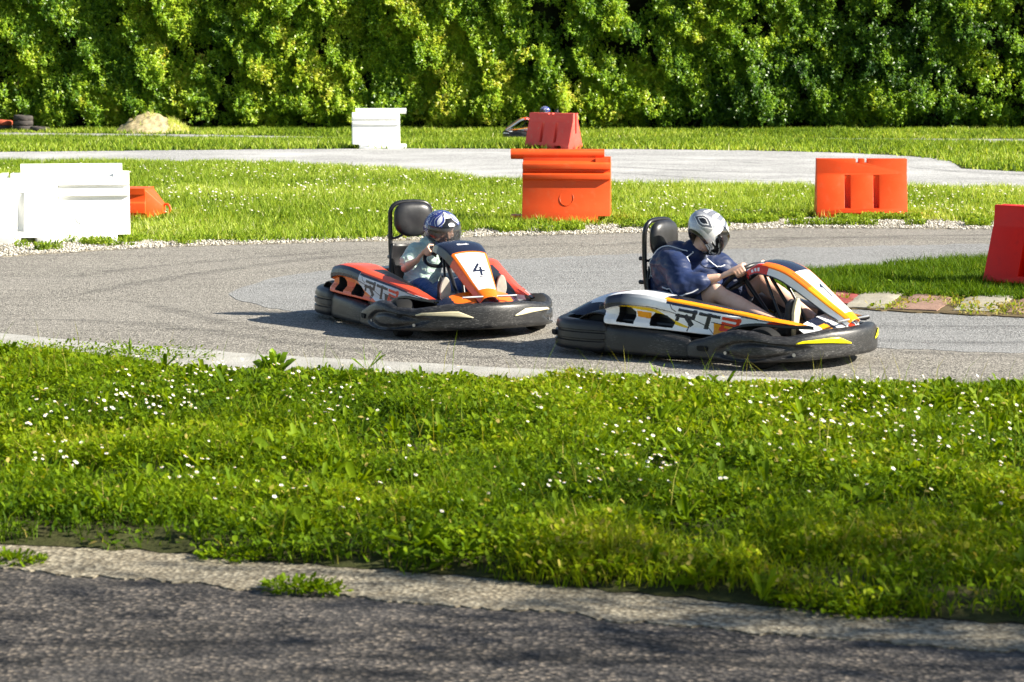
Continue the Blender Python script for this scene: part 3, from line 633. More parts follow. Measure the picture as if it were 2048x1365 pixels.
# ------------------------------------------------------------------ plastic barriers
def plastic(name, c, dirt, rough=.42):
    return paint(name, c, rough, .06, 3.5, .28, dirt=dirt, dscale=11)
P_OR = plastic('orange_plastic', (.78, .075, .010), (.60, .13, .05, .4))
P_OR2 = plastic('pale_orange_plastic', (.78, .085, .014), (.66, .16, .06, .4))
P_RED = plastic('red_plastic', (.88, .014, .002), (.62, .012, .008, .4))
P_PINK = plastic('faded_red_plastic', (.74, .085, .062), (.58, .20, .14, .6))
P_WH = plastic('white_plastic', (.88, .88, .85), (.74, .71, .62, .4), .5)
def finish(name, V, Fc, mat, cutters=None, bev=.009):
    o = mesh(name, V, Fc, mat, smooth=False); cut = None
    if cutters:
        cv, cf = join(*cutters); cut = mesh('cutter', cv, cf, mat, smooth=False)
        md = o.modifiers.new('cut', 'BOOLEAN'); md.operation = 'DIFFERENCE'; md.object = cut; md.solver = 'EXACT'
    b = o.modifiers.new('bevel', 'BEVEL'); b.width = bev; b.segments = 2; b.limit_method = 'ANGLE'; b.angle_limit = R(28)
    bake(o)
    if cut: me = cut.data; bpy.data.objects.remove(cut); bpy.data.meshes.remove(me)
    o.data.polygons.foreach_set('use_smooth', [True]*len(o.data.polygons)); o.data.set_sharp_from_angle(angle=R(40)); return o
def jersey(mat, L=1.04):
    h = [(.235, 0), (.235, .075), (.215, .125), (.105, .49), (.088, .525), (.078, .69)]
    prof = [(-y, z) for y, z in h]+[(y, z) for y, z in reversed(h)]
    V, Fc = prism_geo(prof, 'x', -L/2, L/2); cut = []
    for c in (-.165, .165):
        for s in (-1, 1):
            y0, y1 = sorted((s*.40, s*.091)); cut.append(box_geo((c-.034, y0, .125), (c+.034, y1, .505)))
    for c in (-.22, .25): cut.append(prism_geo([(c-.095, -.03), (c+.095, -.03), (c+.075, .07), (c-.075, .07)], 'y', -.5, .5))
    for c in (-.05, .05): cut.append(prism_geo([(c-.017, .643), (c+.017, .643), (c+.021, .8), (c-.021, .8)], 'y', -.3, .3))
    for s in (-1, 1):
        x0, x1 = sorted((s*(L/2-.028), s*(L/2+.1))); cut.append(box_geo((x0, -.032, .30), (x1, .032, .8)))
    return finish('traffic_barrier', V, Fc, mat, cut)
def rail_barrier(mat):
    h = [(.24, 0), (.236, .07), (.198, .18), (.166, .30), (.148, .42), (.143, .474), (.178, .480), (.176, .535), (.115, .562), (.112, .584), (.168, .590), (.164, .645), (.095, .668), (.05, .672), (.048, .72)]
    prof = [(-y, z) for y, z in h]+[(y, z) for y, z in reversed(h)]
    G = [prism_geo(prof, 'x', -.45, .50)]
    cut = [box_geo((.37, -.5, -.1), (.7, .5, .088)), box_geo((.488, -.035, .2), (.6, .035, .64))]
    bv, bf = join(*G); body = finish('t', bv, bf, mat, cut, .011); G = [([v.co.copy() for v in body.data.vertices], [tuple(p.vertices) for p in body.data.polygons])]; me_ = body.data; bpy.data.objects.remove(body); bpy.data.meshes.remove(me_)
    nc = 20; circ = [(.056*math.cos(6.2832*k/nc), .745+.056*math.sin(6.2832*k/nc)) for k in range(nc)]
    G.append(prism_geo(circ, 'x', -.585, .43)); G.append(prism_geo([(-.125, .55), (-.105, .705), (.105, .705), (.125, .55)], 'x', .34, .4985))
    G.append(prism_geo([(-.12, 0), (-.12, .085), (.12, .085), (.12, 0)], 'x', -.585, -.42))
    ring = []
    for k in range(25):
        a = 6.2832*k/24; z = .275+.075*math.sin(a); ring.append((.03+.075*math.cos(a), -.1745-(.275-z)*.30, z))
    G.append(tube_geo(ring, .0035, 5, False))
    V, Fc = join(*G); return finish('rail_barrier', V, Fc, mat, None, .011)
def place(o, px, py, rz, label, cat='barrier', group=None, sc=1, dz=0):
    g = ground(px, py); o.location = (g.x, g.y, g.z+dz); o.rotation_euler[2] = R(rz); o.scale = (sc, sc, sc); tag(o, label, cat, group); return o
def drop(px, py, depth):      # pixel of the near foot, moved back by half the base
    g = ground(px, py); return g
BG = 'plastic track barriers'
def stand(o, px, py, rz, label, sc=1, dz=.0):
    """px, py = middle of the near bottom edge"""
    g = ground(px, py); a = R(rz); off = Vector((-math.sin(a), math.cos(a), 0))*.235*sc
    o.location = (g.x+off.x, g.y+off.y, g.z+dz); o.rotation_euler = (0, 0, a); o.scale = (sc,)*3; tag(o, label, 'barrier', BG)
A0 = jersey(P_OR)
stand(A0, 1724, 439, -3, 'bright orange barrier with two upright grooves and a notched top, right of the silver helmet')
def dup_mesh(o, mat):
    c = o.copy(); c.data = o.data.copy(); c.data.materials.clear(); c.data.materials.append(mat); COL.objects.link(c); return c
b = dup_mesh(A0, P_RED); stand(b, 2074, 588, -44, 'deep red barrier in shade, cut by the right edge of the view', 1.0)
b = dup_mesh(A0, P_PINK); stand(b, 1093, 298.5, -36, 'faded red barrier hiding most of the farthest kart', 1.0)
b = dup_mesh(A0, P_WH); stand(b, 6, 491, 5, 'white barrier cut by the left edge of the view', 1.03)
B0 = rail_barrier(P_OR2)
stand(B0, 1127, 449, -4, 'orange barrier with a round top rail and two horizontal ridges', 1.04)
b = dup_mesh(B0, P_WH); stand(b, 161, 488, 9, 'white barrier with a round top rail, in front of the fallen orange one', 1.0)
b = dup_mesh(B0, P_WH); stand(b, 751, 298, 180+6, 'white barrier with a top rail far off on the grass before the hedge', .97)
b.location.y += .4
# an orange barrier lying on its side behind the white one, its end tapering to a coupling eye
h = [(0, 0), (0, .07), (-.02, .085), (-.02, .20), (0, .215), (0, .30), (-.03, .37), (.40, .37), (.44, .22), (.40, 0)]
V1 = prism_geo(h, 'x', -1.0, .06)
V2v = [Vector(p) for p in ((.04, 0, 0), (.04, 0, .37), (.04, .40, .37), (.04, .40, 0), (.225, .12, .075), (.225, .12, .175), (.225, .28, .175), (.225, .28, .075))]
V2 = (V2v, [(0, 4, 5, 1), (1, 5, 6, 2), (2, 6, 7, 3), (3, 7, 4, 0), (4, 7, 6, 5), (0, 1, 2, 3)])
ring = [(.255+.042*math.cos(6.2832*k/20), .2, .125+.055*math.sin(6.2832*k/20)) for k in range(21)]
V, Fc = join(V1, V2, tube_geo(ring, .014, 8, False)); o = finish('fallen_barrier', V, Fc, P_OR2, None, .008)
g = ground(283, 442); o.location = (g.x-.01, g.y, 0); o.rotation_euler = (0, 0, R(-6)); tag(o, 'orange barrier lying behind the white one, showing its coupling eye', 'barrier', BG)
# ------------------------------------------------------------------ karts
BUMP = bumper_mat()
BLK = paint('black_plastic', (.014, .014, .016), .38, .3, 6)
SATIN = paint('satin_black', (.010, .010, .012), .5, .3, 6)
VINYL = paint('black_vinyl', (.022, .022, .024), .36, .25, 9, .5, bmp=.12)
RUB = paint('tyre_rubber', (.007, .007, .007), .75, .3, 9, .3)
STEEL = paint('black_tube', (.014, .014, .016), .3, .2, 6)
ALU = paint('alloy', (.45, .45, .46), .35, .1, 8, .5, .9)
C_WHITE = paint('white_gloss', (.90, .90, .91), .25, .04, 5, .5, coat=.15, dirt=(.55, .52, .47, .35))
C_SILVER = paint('silver_gloss', (.66, .67, .73), .28, .08, 5, .5, coat=.15)
C_NAVY = paint('navy_gloss', (.012, .016, .035), .25, .2, 5, .5, coat=.15)
C_AMBER = paint('amber_gloss', (.88, .33, .004), .28, .08, 5, .5, coat=.15)
C_YEL = paint('yellow_gloss', (.82, .56, .012), .25, .05, 5, .5, coat=.15)
C_ORANGE = paint('orange_gloss', (.82, .16, .008), .28, .08, 5, .5, coat=.15)
C_REDOR = paint('red_orange_gloss', (.80, .075, .014), .28, .1, 5, .5, coat=.15)
C_RED = paint('red_gloss', (.78, .035, .010), .28, .08, 5, .5, coat=.15)
C_CREAM = paint('cream_light', (.72, .64, .42), .35, .08, 20, dirt=(.35, .3, .2, .5))
C_YLIGHT = paint('yellow_light', (.85, .72, .0), .3, .05, 20)
def fade_mat():
    m, nt, b = new_mat('navy_to_white_fade'); tc = nt.nodes.new('ShaderNodeTexCoord'); sp = nt.nodes.new('ShaderNodeSeparateXYZ')
    nt.links.new(tc.outputs['Object'], sp.inputs[0])
    mr = N(nt, 'ShaderNodeMapRange'); mr.inputs[1].default_value = -.44; mr.inputs[2].default_value = -.10; nt.links.new(sp.outputs[0], mr.inputs[0])
    nt.links.new(ramp(nt, mr.outputs[0], [(0, (.012, .014, .026)), (.38, (.03, .035, .06)), (1, (.90, .90, .91))]).outputs[0], b.inputs['Base Color'])
    b.inputs['Roughness'].default_value = .22; b.inputs['Coat Weight'].default_value = .15; return m
C_FADE = fade_mat()

def pod_yo(x): return interp(x, [(-.45, .635), (-.2, .60), (0, .558), (.3, .492), (.55, .44), (.8, .395), (.96, .36)])
def pod_zt(x): return interp(x, [(-.45, .385), (-.40, .41), (-.28, .432), (-.13, .427), (.02, .40), (.24, .37), (.53, .328), (.78, .292), (.96, .262)])
def pod_zb(x): return interp(x, [(-.45, .218), (.0, .197), (.30, .178), (.38, .180), (.44, .215), (.50, .238), (.60, .250), (.75, .245), (.96, .248)])
def pod_w(x): return interp(x, [(-.45, .20), (-.2, .27), (.1, .22), (.4, .17), (.7, .11), (.96, .03)])
def letter_polys(x0, sl):
    """RT2 lettering in side-view coordinates: s along the pod, h height fraction"""
    H = .088; out = {'n': [], 'r': []}
    base = lambda x: pod_zt(x)-.052-H
    def W(s, h): return (x0+s+.30*h, base(x0+s+.12*h)+h)
    t = .020
    def S(pl, key, ww=t): out[key] += [[W(a, b) for a, b in qd] for qd in stroke(pl, ww)]
    S([(.01, H-.01), (.115, H-.01)], 'n'); S([(.108, H-.006), (.108, .042)], 'n', .024); S([(.0, .042), (.108, .042)], 'n'); S([(.062, .042), (.105, .002)], 'n', .028); S([(.010, .042), (.010, .016)], 'n', .022)
    S([(.145, H-.01), (.265, H-.01)], 'n'); S([(.205, H-.01), (.205, .003)], 'n', .028)
    S([(.295, H-.01), (.40, H-.01)], 'r'); S([(.393, H-.006), (.393, .044)], 'r', .024); S([(.30, .044), (.39, .044)], 'r'); S([(.303, .044), (.303, .008)], 'r', .024); S([(.295, .010), (.40, .010)], 'r')
    return out
def num_strokes(n, s):
    if n == 1: st = [[(-.10, .28), (.08, .5)], [(.08, .52), (.0, -.5)]]
    else: st = [[(.12, .5), (-.28, -.12)], [(-.30, -.12), (.30, -.12)], [(.16, .15), (.05, -.5)]]
    return [[(a*s, b*s) for a, b in l] for l in st]

def make_pod(side, scheme, root, name='side_pod'):
    SM = {}
    NX, NS = (420, 150) if scheme.get('fine', 1) else (120, 50); xs = np.linspace(-.445, .945, NX); V = []; cx = []; cz = []; kind = np.zeros((NX, NS), int)
    def smo(fn, k=.045):
        return np.array([np.mean([fn(x+d) for d in np.linspace(-k, k, 9)]) for x in xs])
    A_ = [smo(pod_yo), smo(pod_zt), smo(pod_zb, .025), smo(pod_w)]
    for i, x in enumerate(xs):
        yo, zt, zb, w_ = (a[i] for a in A_)
        zb = min(zb, zt-.012); hgt = zt-zb; bulb = max(0, min(1, (.06-x)/.16))
        yi = yo-w_
        pts = [(yi, zt-.10*min(1, w_/.15)), (yi+.012, zt-.02), (yi+.05*min(1, w_/.12), zt-.004), (yo-.06*min(1, w_/.1), zt), (yo-.014, zt-.010), (yo, zt-.035*min(1, hgt/.1)),
               (yo+.006, zt-.3*hgt), (yo+.004, zb+.45*hgt), (yo+.004, zb+.2*hgt), (yo+.010, zb+.02), (yo+.012, zb+.004), (yo-.01, zb-.002), (yo-.05*min(1, w_/.1), zb)]
        L = smoothline(pts, NS) if False else None
        P = np.array(pts); d = np.r_[0, np.cumsum(np.linalg.norm(np.diff(P, axis=0), axis=1))]
        u = np.interp(np.linspace(0, 1, NS), [0, .2, 1], [0, d[4], d[-1]]); yy = np.interp(u, d, P[:, 0]); zz = np.interp(u, d, P[:, 1])
        for _ in range(2):
            yy[1:-1] = .25*yy[:-2]+.5*yy[1:-1]+.25*yy[2:]; zz[1:-1] = .25*zz[:-2]+.5*zz[1:-1]+.25*zz[2:]
        # the flank behind: tucked in under the bulb, with a lip at the bottom
        flank = (yy > yo-.02)
        zr = zt-.085
        dent = bulb*.028*np.clip((zr-zz)/.012, 0, 1)*np.clip((zz-zb-.035)/.03, 0, 1)
        yy = np.where(flank, yy-dent, yy)
        k = 1-max(0, 1-(x+.445)/.05)**2; k = math.sqrt(max(.02, k))
        yc, zc = yo-w_*.5, (zt+zb)/2
        yy = yc+(yy-yc)*(.55+.45*k); zz = zc+(zz-zc)*(.72+.28*k)
        for j in range(NS): V.append([x, yy[j], zz[j]])
    V = np.array(V); F4 = grid_faces(NX, NS); FA = np.array(F4)
    ctr = V[FA].mean(1); X, Y, Z = ctr.T; jj = np.array([f[0] % NS for f in F4])
    yo = np.interp(X, xs, A_[0]); zt = np.interp(X, xs, A_[1]); zb = np.minimum(np.interp(X, xs, A_[2]), zt-.012)
    side_f = (Y > yo-.045)
    holes = [[(-.335, .235), (-.215, .228), (-.215, .30), (-.25, .328), (-.33, .332)], [(-.10, .222), (.045, .214), (.062, .25), (.0, .29), (-.08, .302), (-.115, .27)]]
    # real openings: push the inside of each hole inwards
    vx, vz = V[:, 0], V[:, 2]; hv = inany(vx, vz, holes) & (V[:, 1] > np.interp(vx, xs, A_[0])-.045)
    V[hv, 1] -= .075
    mats = scheme['mats']; fm = np.full(len(F4), scheme['base'])
    S = side_f
    band = S & (X > .0) & (X < .60) & (zt-Z >= .022) & (zt-Z < .038-.02*np.clip(X-.2, 0, 1)); fm[band] = 1; fm[S & (X > -.02) & (zt-Z < .022)] = scheme['stripe']; fm[(~S) & (Z > zb+.02)] = scheme['top']
    fm[(~S) & (Y < yo-.085) & (X > .0)] = 2
    fm[(~S) & (Z > zt-.02) & (X < -.02)] = scheme['bulbtop']
    fm[S & (X < -.02+.25*(Z-.4)) & (zt-Z < .012)] = scheme['bulbtop']
    bl = S & (X < .0-.25*(.40-Z)) & (Z > zt-.088) & (zt-Z >= .012); fm[bl] = scheme['bulb']
    flank = S & (zt-Z > .088+np.clip((X+.1), 0, 1)*.28) & (X < .315-.9*np.clip(Z-.25, 0, 1))
    fm[flank] = scheme['flank']
    fm[flank & inany(X, Z, [[(-.37, .352), (-.10, .330), (.06, .275), (.20, .222), (.285, .203), (.19, .203), (.055, .237), (-.02, .295), (-.14, .312), (-.37, .338)]])] = scheme['accent']
    fm[flank & inany(X, Z, [[(-.21, .31), (-.11, .302), (-.11, .262), (-.20, .272)]])] = scheme['accent2']
    fm[flank & (Z < zb+.030)] = scheme['lip']
    fm[S & (X > .315) & (Z < .262-.12*(X-.3)) & (X < .46)] = scheme['under']
    lp = letter_polys(.060, 0)
    fm[S & inany(X, Z, lp['n'])] = 1; fm[S & inany(X, Z, lp['r'])] = scheme['two']
    fm[S & inany(X, Z, [[(.62, .262), (.80, .257), (.86, .268), (.70, .285)]])] = scheme['under2']
    # hairlines between the panels
    for ln in ([(-.43, .352), (-.10, .340), (.02, .318), (.19, .268), (.27, .235), (.315, .19)], [(.02, .372), (.04, .335), (.065, .318)], [(.30, .262), (.46, .235)], [(.60, .288), (.80, .268)]):
        fm[S & inany(X, Z, stroke(ln, .005))] = 1
    cn = .150; zc = .226
    nm = [[(cn+a*.9+.25*b, zc+b) for a, b in l] for l in num_strokes(scheme['number'], .05)]
    for l in nm: fm[S & inany(X, Z, stroke(l, .0085))] = 1
    fm[S & (X > .40) & (Z < zb+.022)] = 2
    hf = inany(X, Z, holes) & (Y < yo-.02+0*X) & (Y > yo-.16) & S | hv[FA].any(1)
    fm[hf] = 2
    V[:, 1] *= side
    Fo = F4 if side > 0 else [tuple(reversed(f)) for f in F4]
    n0 = len(V); rim = [j for j in range(NS)]; Fo = Fo+[tuple(rim) if side > 0 else tuple(reversed(rim))]; fm = np.r_[fm, 2]
    if side < 0: pass
    return mesh(name, V, Fo, mats, root, fm, auto=35)

def bump_path(n=150):
    h = [(.16, .600), (.20, .632), (.30, .655), (.45, .662), (.60, .655), (.74, .615), (.86, .535), (.95, .455), (1.03, .33), (1.085, .21), (1.115, .10)]
    pts = [(x, -y) for x, y in h]+[(1.124, 0)]+[(x, y) for x, y in reversed(h)]; return smoothline(pts, n)
def front_z(P):
    x, y = P; a = abs(y)
    zt = interp(x, [(.16, .12), (.20, .15), (.32, .178), (.46, .225), (.56, .245), (.68, .238), (.80, .212), (.88, .208), (.98, .228), (1.05, .246), (1.12, .25)])
    zb = interp(x, [(.16, .06), (.22, .042), (.6, .04), (.95, .058), (1.12, .072)]); return zb, zt
SECF = [(-.085, .10), (-.075, .0), (-.035, -.0), (-.012, .02), (0, .12), (.0, .30), (-.002, .5), (-.006, .72), (-.014, .88), (-.032, .97), (-.055, 1.0), (-.085, .98)]
def scallop(x, f):
    a = ((x-.70)/.25)**2; b = ((f-.40-.25*(x-.7))/.30)**2; r = a+b
    return .020*max(0, min(1, (1.25-r)/.35))*(1-.75*max(0, min(1, (.62-r)/.4)))
def ring_body(path, zfun, sec, grooves=None, closed=False, scal=None):
    n = len(path); V = []
    for i in range(n):
        t = path[min(i+1, n-1)]-path[max(i-1, 0)]; t /= np.linalg.norm(t); nx, ny = t[1], -t[0]
        zb, zt = zfun(path[i]); e = 1.0
        ed = min(i, n-1-i)/(n*.03); sc_ = math.sqrt(max(.03, 1-max(0, 1-ed)**2)) if not closed else 1
        zm = (zb+zt)/2
        for o, f in sec:
            z = zb+(zt-zb)*f; off = o*1.0
            if scal: off -= scal(path[i][0], f)
            if grooves:
                for gz, gd in grooves:
                    if abs(f-gz) < .035: off -= gd
            V.append((path[i][0]+nx*(off-(1-sc_)*.06), path[i][1]+ny*(off-(1-sc_)*.06), zm+(z-zm)*(.55+.45*sc_)))
    m = len(sec); Fc = [tuple(reversed(f)) for f in grid_faces(n, m, False, True)]; Fc += [tuple(range(m)), tuple((n-1)*m+k for k in reversed(range(m)))]
    return V, Fc
def densify(sec, k=4):
    return [tuple(p) for p in smoothline(sec, len(sec)*k)]

def make_kart(S, loc, rz, label):
    root = empty('go_kart', loc, rz); tag(root, label, 'go-kart', 'racing go-karts on the track')
    # floor, frame, engine: the dark inside
    V, Fc = join(box_geo((.05, -.33, .045), (.86, .33, .06)), box_geo((-.75, -.40, .05), (.05, .40, .065)))
    mesh('floor_pan', V, Fc, SATIN, root, smooth=False)
    V, Fc = join(*[tube_geo(p, .016, 8) for p in ([(-.82, -.36, .09), (.1, -.33, .085), (.95, -.28, .09)], [(-.82, .36, .09), (.1, .33, .085), (.95, .28, .09)], [(-.82, -.36, .09), (-.82, .36, .09)], [(.72, -.42, .12), (.72, .42, .12)], [(.95, -.28, .09), (.95, .28, .09)], [(-.5, -.55, .135), (-.5, .55, .135)])])
    mesh('chassis_frame', V, Fc, STEEL, root, auto=50)
    for nm_, bx in (('engine_block', ((-.62, -.42, .10), (-.22, -.25, .32))), ('battery_box', ((-.60, .24, .10), (-.25, .42, .30))), ('fuel_tank', ((.12, -.12, .07), (.42, .12, .24)))):
        V, Fc = box_geo(*bx); o = mesh(nm_, V, Fc, BLK, root, smooth=False); b = o.modifiers.new('b', 'BEVEL'); b.width = .02; b.segments = 2; bake(o)
    # wheels
    for (x, y, r, hw, st) in ((.68, -.50, .128, .062, .0), (.68, .50, .128, .062, .0), (-.50, -.50, .14, .08, 0), (-.50, .50, .14, .08, 0)):
        V = []; nu = 32; prof = [(-1, .50), (-1, .82), (-.9, .95), (-.6, 1), (0, 1.01), (.6, 1), (.9, .95), (1, .82), (1, .50)]
        for i in range(nu):
            a = 6.2832*i/nu
            for u, rr in prof: V.append((r*rr*math.cos(a), u*hw, r*rr*math.sin(a)))
        o = mesh('wheel', V, grid_faces(nu, len(prof), True, True), RUB, root, auto=50); o.location = (x, y, r); o.rotation_euler = (0, 0, S['steer'] if x > 0 else 0)
        V, Fc = tube_geo([(0, -hw*.92, 0), (0, hw*.92, 0)], r*.52, 20); mesh('rim', V, Fc, ALU, o, auto=40)
    # bumpers
    path = bump_path(220); secf = densify(SECF, 4)
    V, Fc = ring_body(path, front_z, secf, scal=scallop); fb = mesh('front_bumper', V, Fc, BUMP, root, auto=50)
    n = len(path); m_l = S['light']
    for s in (-1, 1):
        # light strips set into the angled faces of the front bumper
        pts = [(i, path[i]) for i in range(n) if path[i][0] > .84 and path[i][1]*s > .15 and path[i][1]*s < .50]
        if s > 0: pts = pts[::-1]
        q = []; L = len(pts)
        for k, (i, p) in enumerate(pts):
            t = path[min(i+1, n-1)]-path[max(i-1, 0)]; t /= np.linalg.norm(t); nx, ny = t[1], -t[0]; zb, zt = front_z(p); f = k/(L-1)
            lo = interp(f, [(0, .70), (.15, .69), (.75, .52), (1, .47)]); hi = interp(f, [(0, .74), (.1, .79), (.75, .735), (1, .50)])
            for h in np.linspace(lo, hi, 5): q.append((p[0]+nx*.0035, p[1]+ny*.0035, zb+(zt-zb)*h))
        Fs = grid_faces(L, 5); Fs = Fs if s > 0 else [tuple(reversed(f)) for f in Fs]
        o = mesh('light_strip', q, Fs, m_l, fb); so_ = o.modifiers.new('s', 'SOLIDIFY'); so_.thickness = .005; so_.offset = 0; bake(o)
    for (x, y) in ((.5, -1), (.9, -1), (.5, 1), (.9, 1)):
        k = min(range(n), key=lambda i: abs(path[i][0]-x)+(0 if path[i][1]*y > 0 else 9)); p = path[k]; t = path[k+1]-path[k-1]; t /= np.linalg.norm(t)
        c = Vector((p[0]+t[1]*.001, p[1]-t[0]*.001, .10)); V, Fc = tube_geo([c-Vector((t[1], -t[0], 0))*.01, c+Vector((t[1], -t[0], 0))*.004], .011, 10); mesh('bolt', V, Fc, ALU, fb, auto=40)
    secr = densify(SECF, 4)
    rp = smoothline([(-.40, -.64), (-.58, -.665), (-.75, -.64), (-.87, -.55), (-.93, -.38), (-.95, 0), (-.93, .38), (-.87, .55), (-.75, .64), (-.58, .665), (-.40, .64)], 110)[::-1]
    gro = [(.36, .012), (.64, .012)]
    V, Fc = ring_body(rp, lambda p: (.032, .232), secr, gro); rb = mesh('rear_bumper', V, Fc, BLK, root, auto=40)
    for s in (-1, 1):
        sp = smoothline([(-.50, .612), (-.30, .640), (.0, .632), (.17, .602), (.22, .57)], 60); sp[:, 1] *= s
        if s > 0: sp = sp[::-1]
        V, Fc = ring_body(sp, lambda p: (.030, interp(p[0], [(-.5, .212), (.0, .190), (.2, .165)])), secf); mesh('side_bumper', V, Fc, BUMP, root, auto=50)
        # dark hand slots in the bumpers
        for (x0, y0, tx, ty, z) in ((-.845, .577, .6, -.75, .128), (.335, .6615, 1, .08, .115)):
            L = math.hypot(tx, ty); tx, ty = tx/L, ty/L; c = Vector((x0, s*y0, z)); d = Vector((tx, s*ty, 0)) if x0 > 0 else Vector((.80, s*.60, 0))
            nrm = Vector((-d.y, d.x, 0))*s; pl = []
            for k in range(16):
                a = 6.2832*k/16; ca, sa = math.cos(a), math.sin(a); pl.append(c+d*(.040*math.copysign(abs(ca)**.5, ca))+Vector((0, 0, .017*math.copysign(abs(sa)**.5, sa))))
            V = [p-nrm*.05 for p in pl]+[p+nrm*(.004 if x0 > 0 else .016) for p in pl]; Fc = [(k, (k+1) % 16, 16+(k+1) % 16, 16+k) for k in range(16)]+[tuple(range(16, 32)), tuple(range(15, -1, -1))]
            mesh('slot', V, Fc, RUB, rb if x0 < 0 else fb, smooth=False)
        make_pod(s, S, root)
        # mudguard over the rear wheel
        V = []
        for i in range(22):
            a = R(62+(172-62)*i/21); rr = .178
            for j in range(7):
                y = s*(.40+.21*j/6); V.append((-.50+rr*1.1*math.cos(a), y, .125+max(rr*math.sin(a)*.95, .10)-.012*(j/6)**2))
        Fg = grid_faces(22, 7); o = mesh('mudguard', V, Fg if s < 0 else [tuple(reversed(f)) for f in Fg], BLK, root); md = o.modifiers.new('s', 'SOLIDIFY'); md.thickness = .008; bake(o)
    # engine cover between the rear wheels
    V = []
    for i in range(26):
        x = -.93+.36*i/25
        for j in range(31):
            y = -.36+.72*j/30; e = max(0, 1-abs(y/.37)**3)*math.sin(min(1, (i/25)*1.25+.12)*math.pi/2)**.8; V.append((x, y, .215+.145*e))
    Fc = [tuple(reversed(f)) for f in grid_faces(26, 31)]; fm = []
    for f in Fc:
        c = sum((Vector(V[k]) for k in f), Vector())/4; fm.append(1 if c.z < .30 or abs(c.y) > .30 else (3 if abs(c.y) < .05 else 0))
    mesh('engine_cover', V, Fc, [S['cover'], C_NAVY, C_NAVY, C_RED], root, fm)
    # nose hood
    V = []; nu, nv = 60, 90
    for i in range(nu):
        u = i/(nu-1); x = 1.075-.22*u+.0; hw = interp(u, [(0, .30), (.3, .33), (1, .30)])
        for j in range(nv):
            v = -1+2*j/(nv-1); yy = v*hw; zz = interp(u, [(0, .215), (.25, .252), (.6, .285), (1, .315)])-.055*abs(v)**3-.02*abs(v); V.append((x-.12*v*v*(1-u*.6), yy, zz))
    Fc = grid_faces(nu, nv); C = np.array([np.mean([V[k] for k in f], 0) for f in Fc]); X, Y, Z = C.T; aY = np.abs(Y)
    uu = np.array([f[0]//nv for f in Fc])/(nu-1); fm = np.full(len(Fc), 1)
    if S['number'] == 4:
        fm[(aY < .17+.10*(1-uu)*0+.10*uu)] = 4; fm[(aY < .05+.05*(1-uu)) & (uu < .55)] = 1; fm[(aY > .22)] = 1
    else:
        fm[(aY > .05) & (aY < .135)] = 0; fm[(aY > .165) & (aY < .24) & (uu < .6)] = 5; fm[(aY > .22) & (uu > .3)] = 0; fm[(aY > .25) & (uu < .35)] = 4; fm[(aY < .03) & (uu < .5)] = 3
    mesh('nose_hood', V, Fc, [C_WHITE, C_NAVY, BLK, C_RED, S['hood'], S['hood2']], root, fm, auto=40)
    # front fairing with the number panel
    prof = smoothline([(.315, .525), (.345, .562), (.42, .602), (.52, .600), (.62, .570), (.70, .523), (.80, .452), (.90, .378), (1.0, .308), (1.045, .272)], 230)
    hwid = [(0, .10), (.06, .145), (.25, .155), (.42, .135), (.55, .118), (.8, .085), (1, .055)]; fl = [(0, .03), (.2, .055), (.45, .062), (.8, .05), (1, .03)]
    nv = 92; V = []; n = len(prof)
    for i in range(n):
        t = prof[min(i+1, n-1)]-prof[max(i-1, 0)]; t /= np.linalg.norm(t); nx, nz = -t[1], t[0]
        if nz < 0: nx, nz = -nx, -nz
        u = i/(n-1); hw = interp(u, hwid); fd = interp(u, fl)
        for j in range(nv):
            v = -1.45+2.9*j/(nv-1); a = min(abs(v), 1); e = max(0, abs(v)-1)/.45
            y = math.copysign(hw*a+.014*e, v); o = .018*(1-a*a)*min(1, u*6)-fd*e-.006*a**8
            V.append((prof[i][0]+nx*o, y, prof[i][1]+nz*o))
    Fc = [tuple(reversed(f)) for f in grid_faces(n, nv)]; ii = np.array([min(f)//nv for f in Fc])/(n-1); vv = np.array([-1.45+2.9*(min(f) % nv+.5)/(nv-1) for f in Fc])
    hw = np.interp(ii, [p[0] for p in hwid], [p[1] for p in hwid]); yy = vv*hw; av = np.abs(vv); fm = np.full(len(Fc), 4)
    if S['number'] == 4:
        fm[ii < .45] = 1; fm[(av < .86) & (ii > .455) & (ii < .90)] = 0; fm[(av < .78-.0) & (ii > .455) & (ii < .505-.03*av)] = 6; fm[(av > 1.0)] = 5; fm[(av > 1.0) & (ii < .5)] = 1; fm[(av < .93) & (ii > .445) & (ii < .46)] = 4
        fm[(av > .55) & (av < 1.3) & (ii < .12)] = 2
        for x0, pl in ((-.045, [[(.02, .02), (.0, .02)], [(.0, .02), (.0, .01)], [(.0, .01), (.02, .01)], [(.02, .01), (.02, 0)], [(.02, 0), (0, 0)]]), (-.016, [[(0, 0), (.014, 0)], [(0, .012), (.014, .012)], [(0, 0), (0, .012)], [(.014, 0), (.014, .012)]]), (.008, [[(0, 0), (.014, 0)], [(0, .012), (.014, .012)], [(0, 0), (0, .012)], [(.014, 0), (.014, .022)]]), (.032, [[(0, 0), (0, .014)]])):
            for l in pl: fm[inany(yy, (.335-ii)*.98, stroke([(a+x0, b) for a, b in l], .007))] = 0
    else:
        fm[ii < .22] = 3; fm[(av < .80) & (ii < .43)] = 1; fm[(av < .86) & (av > .78) & (ii < .40)] = 0; fm[(ii > .36) & (ii < .435) & (av < 1.02)] = 1
        fm[(av < .66) & (ii > .435) & (ii < .92)] = 0; fm[(av > .66) & (ii > .435)] = 4; fm[(av > .66) & (av < 1.02) & (ii > .20) & (ii < .60)] = 5; fm[(av > .80) & (av < .84) & (ii > .43)] = 1
        fm[(av > 1.06) & (ii > .26)] = 0; fm[(av > 1.0) & (ii < .26)] = 3; fm[(av > 1.40)] = 1
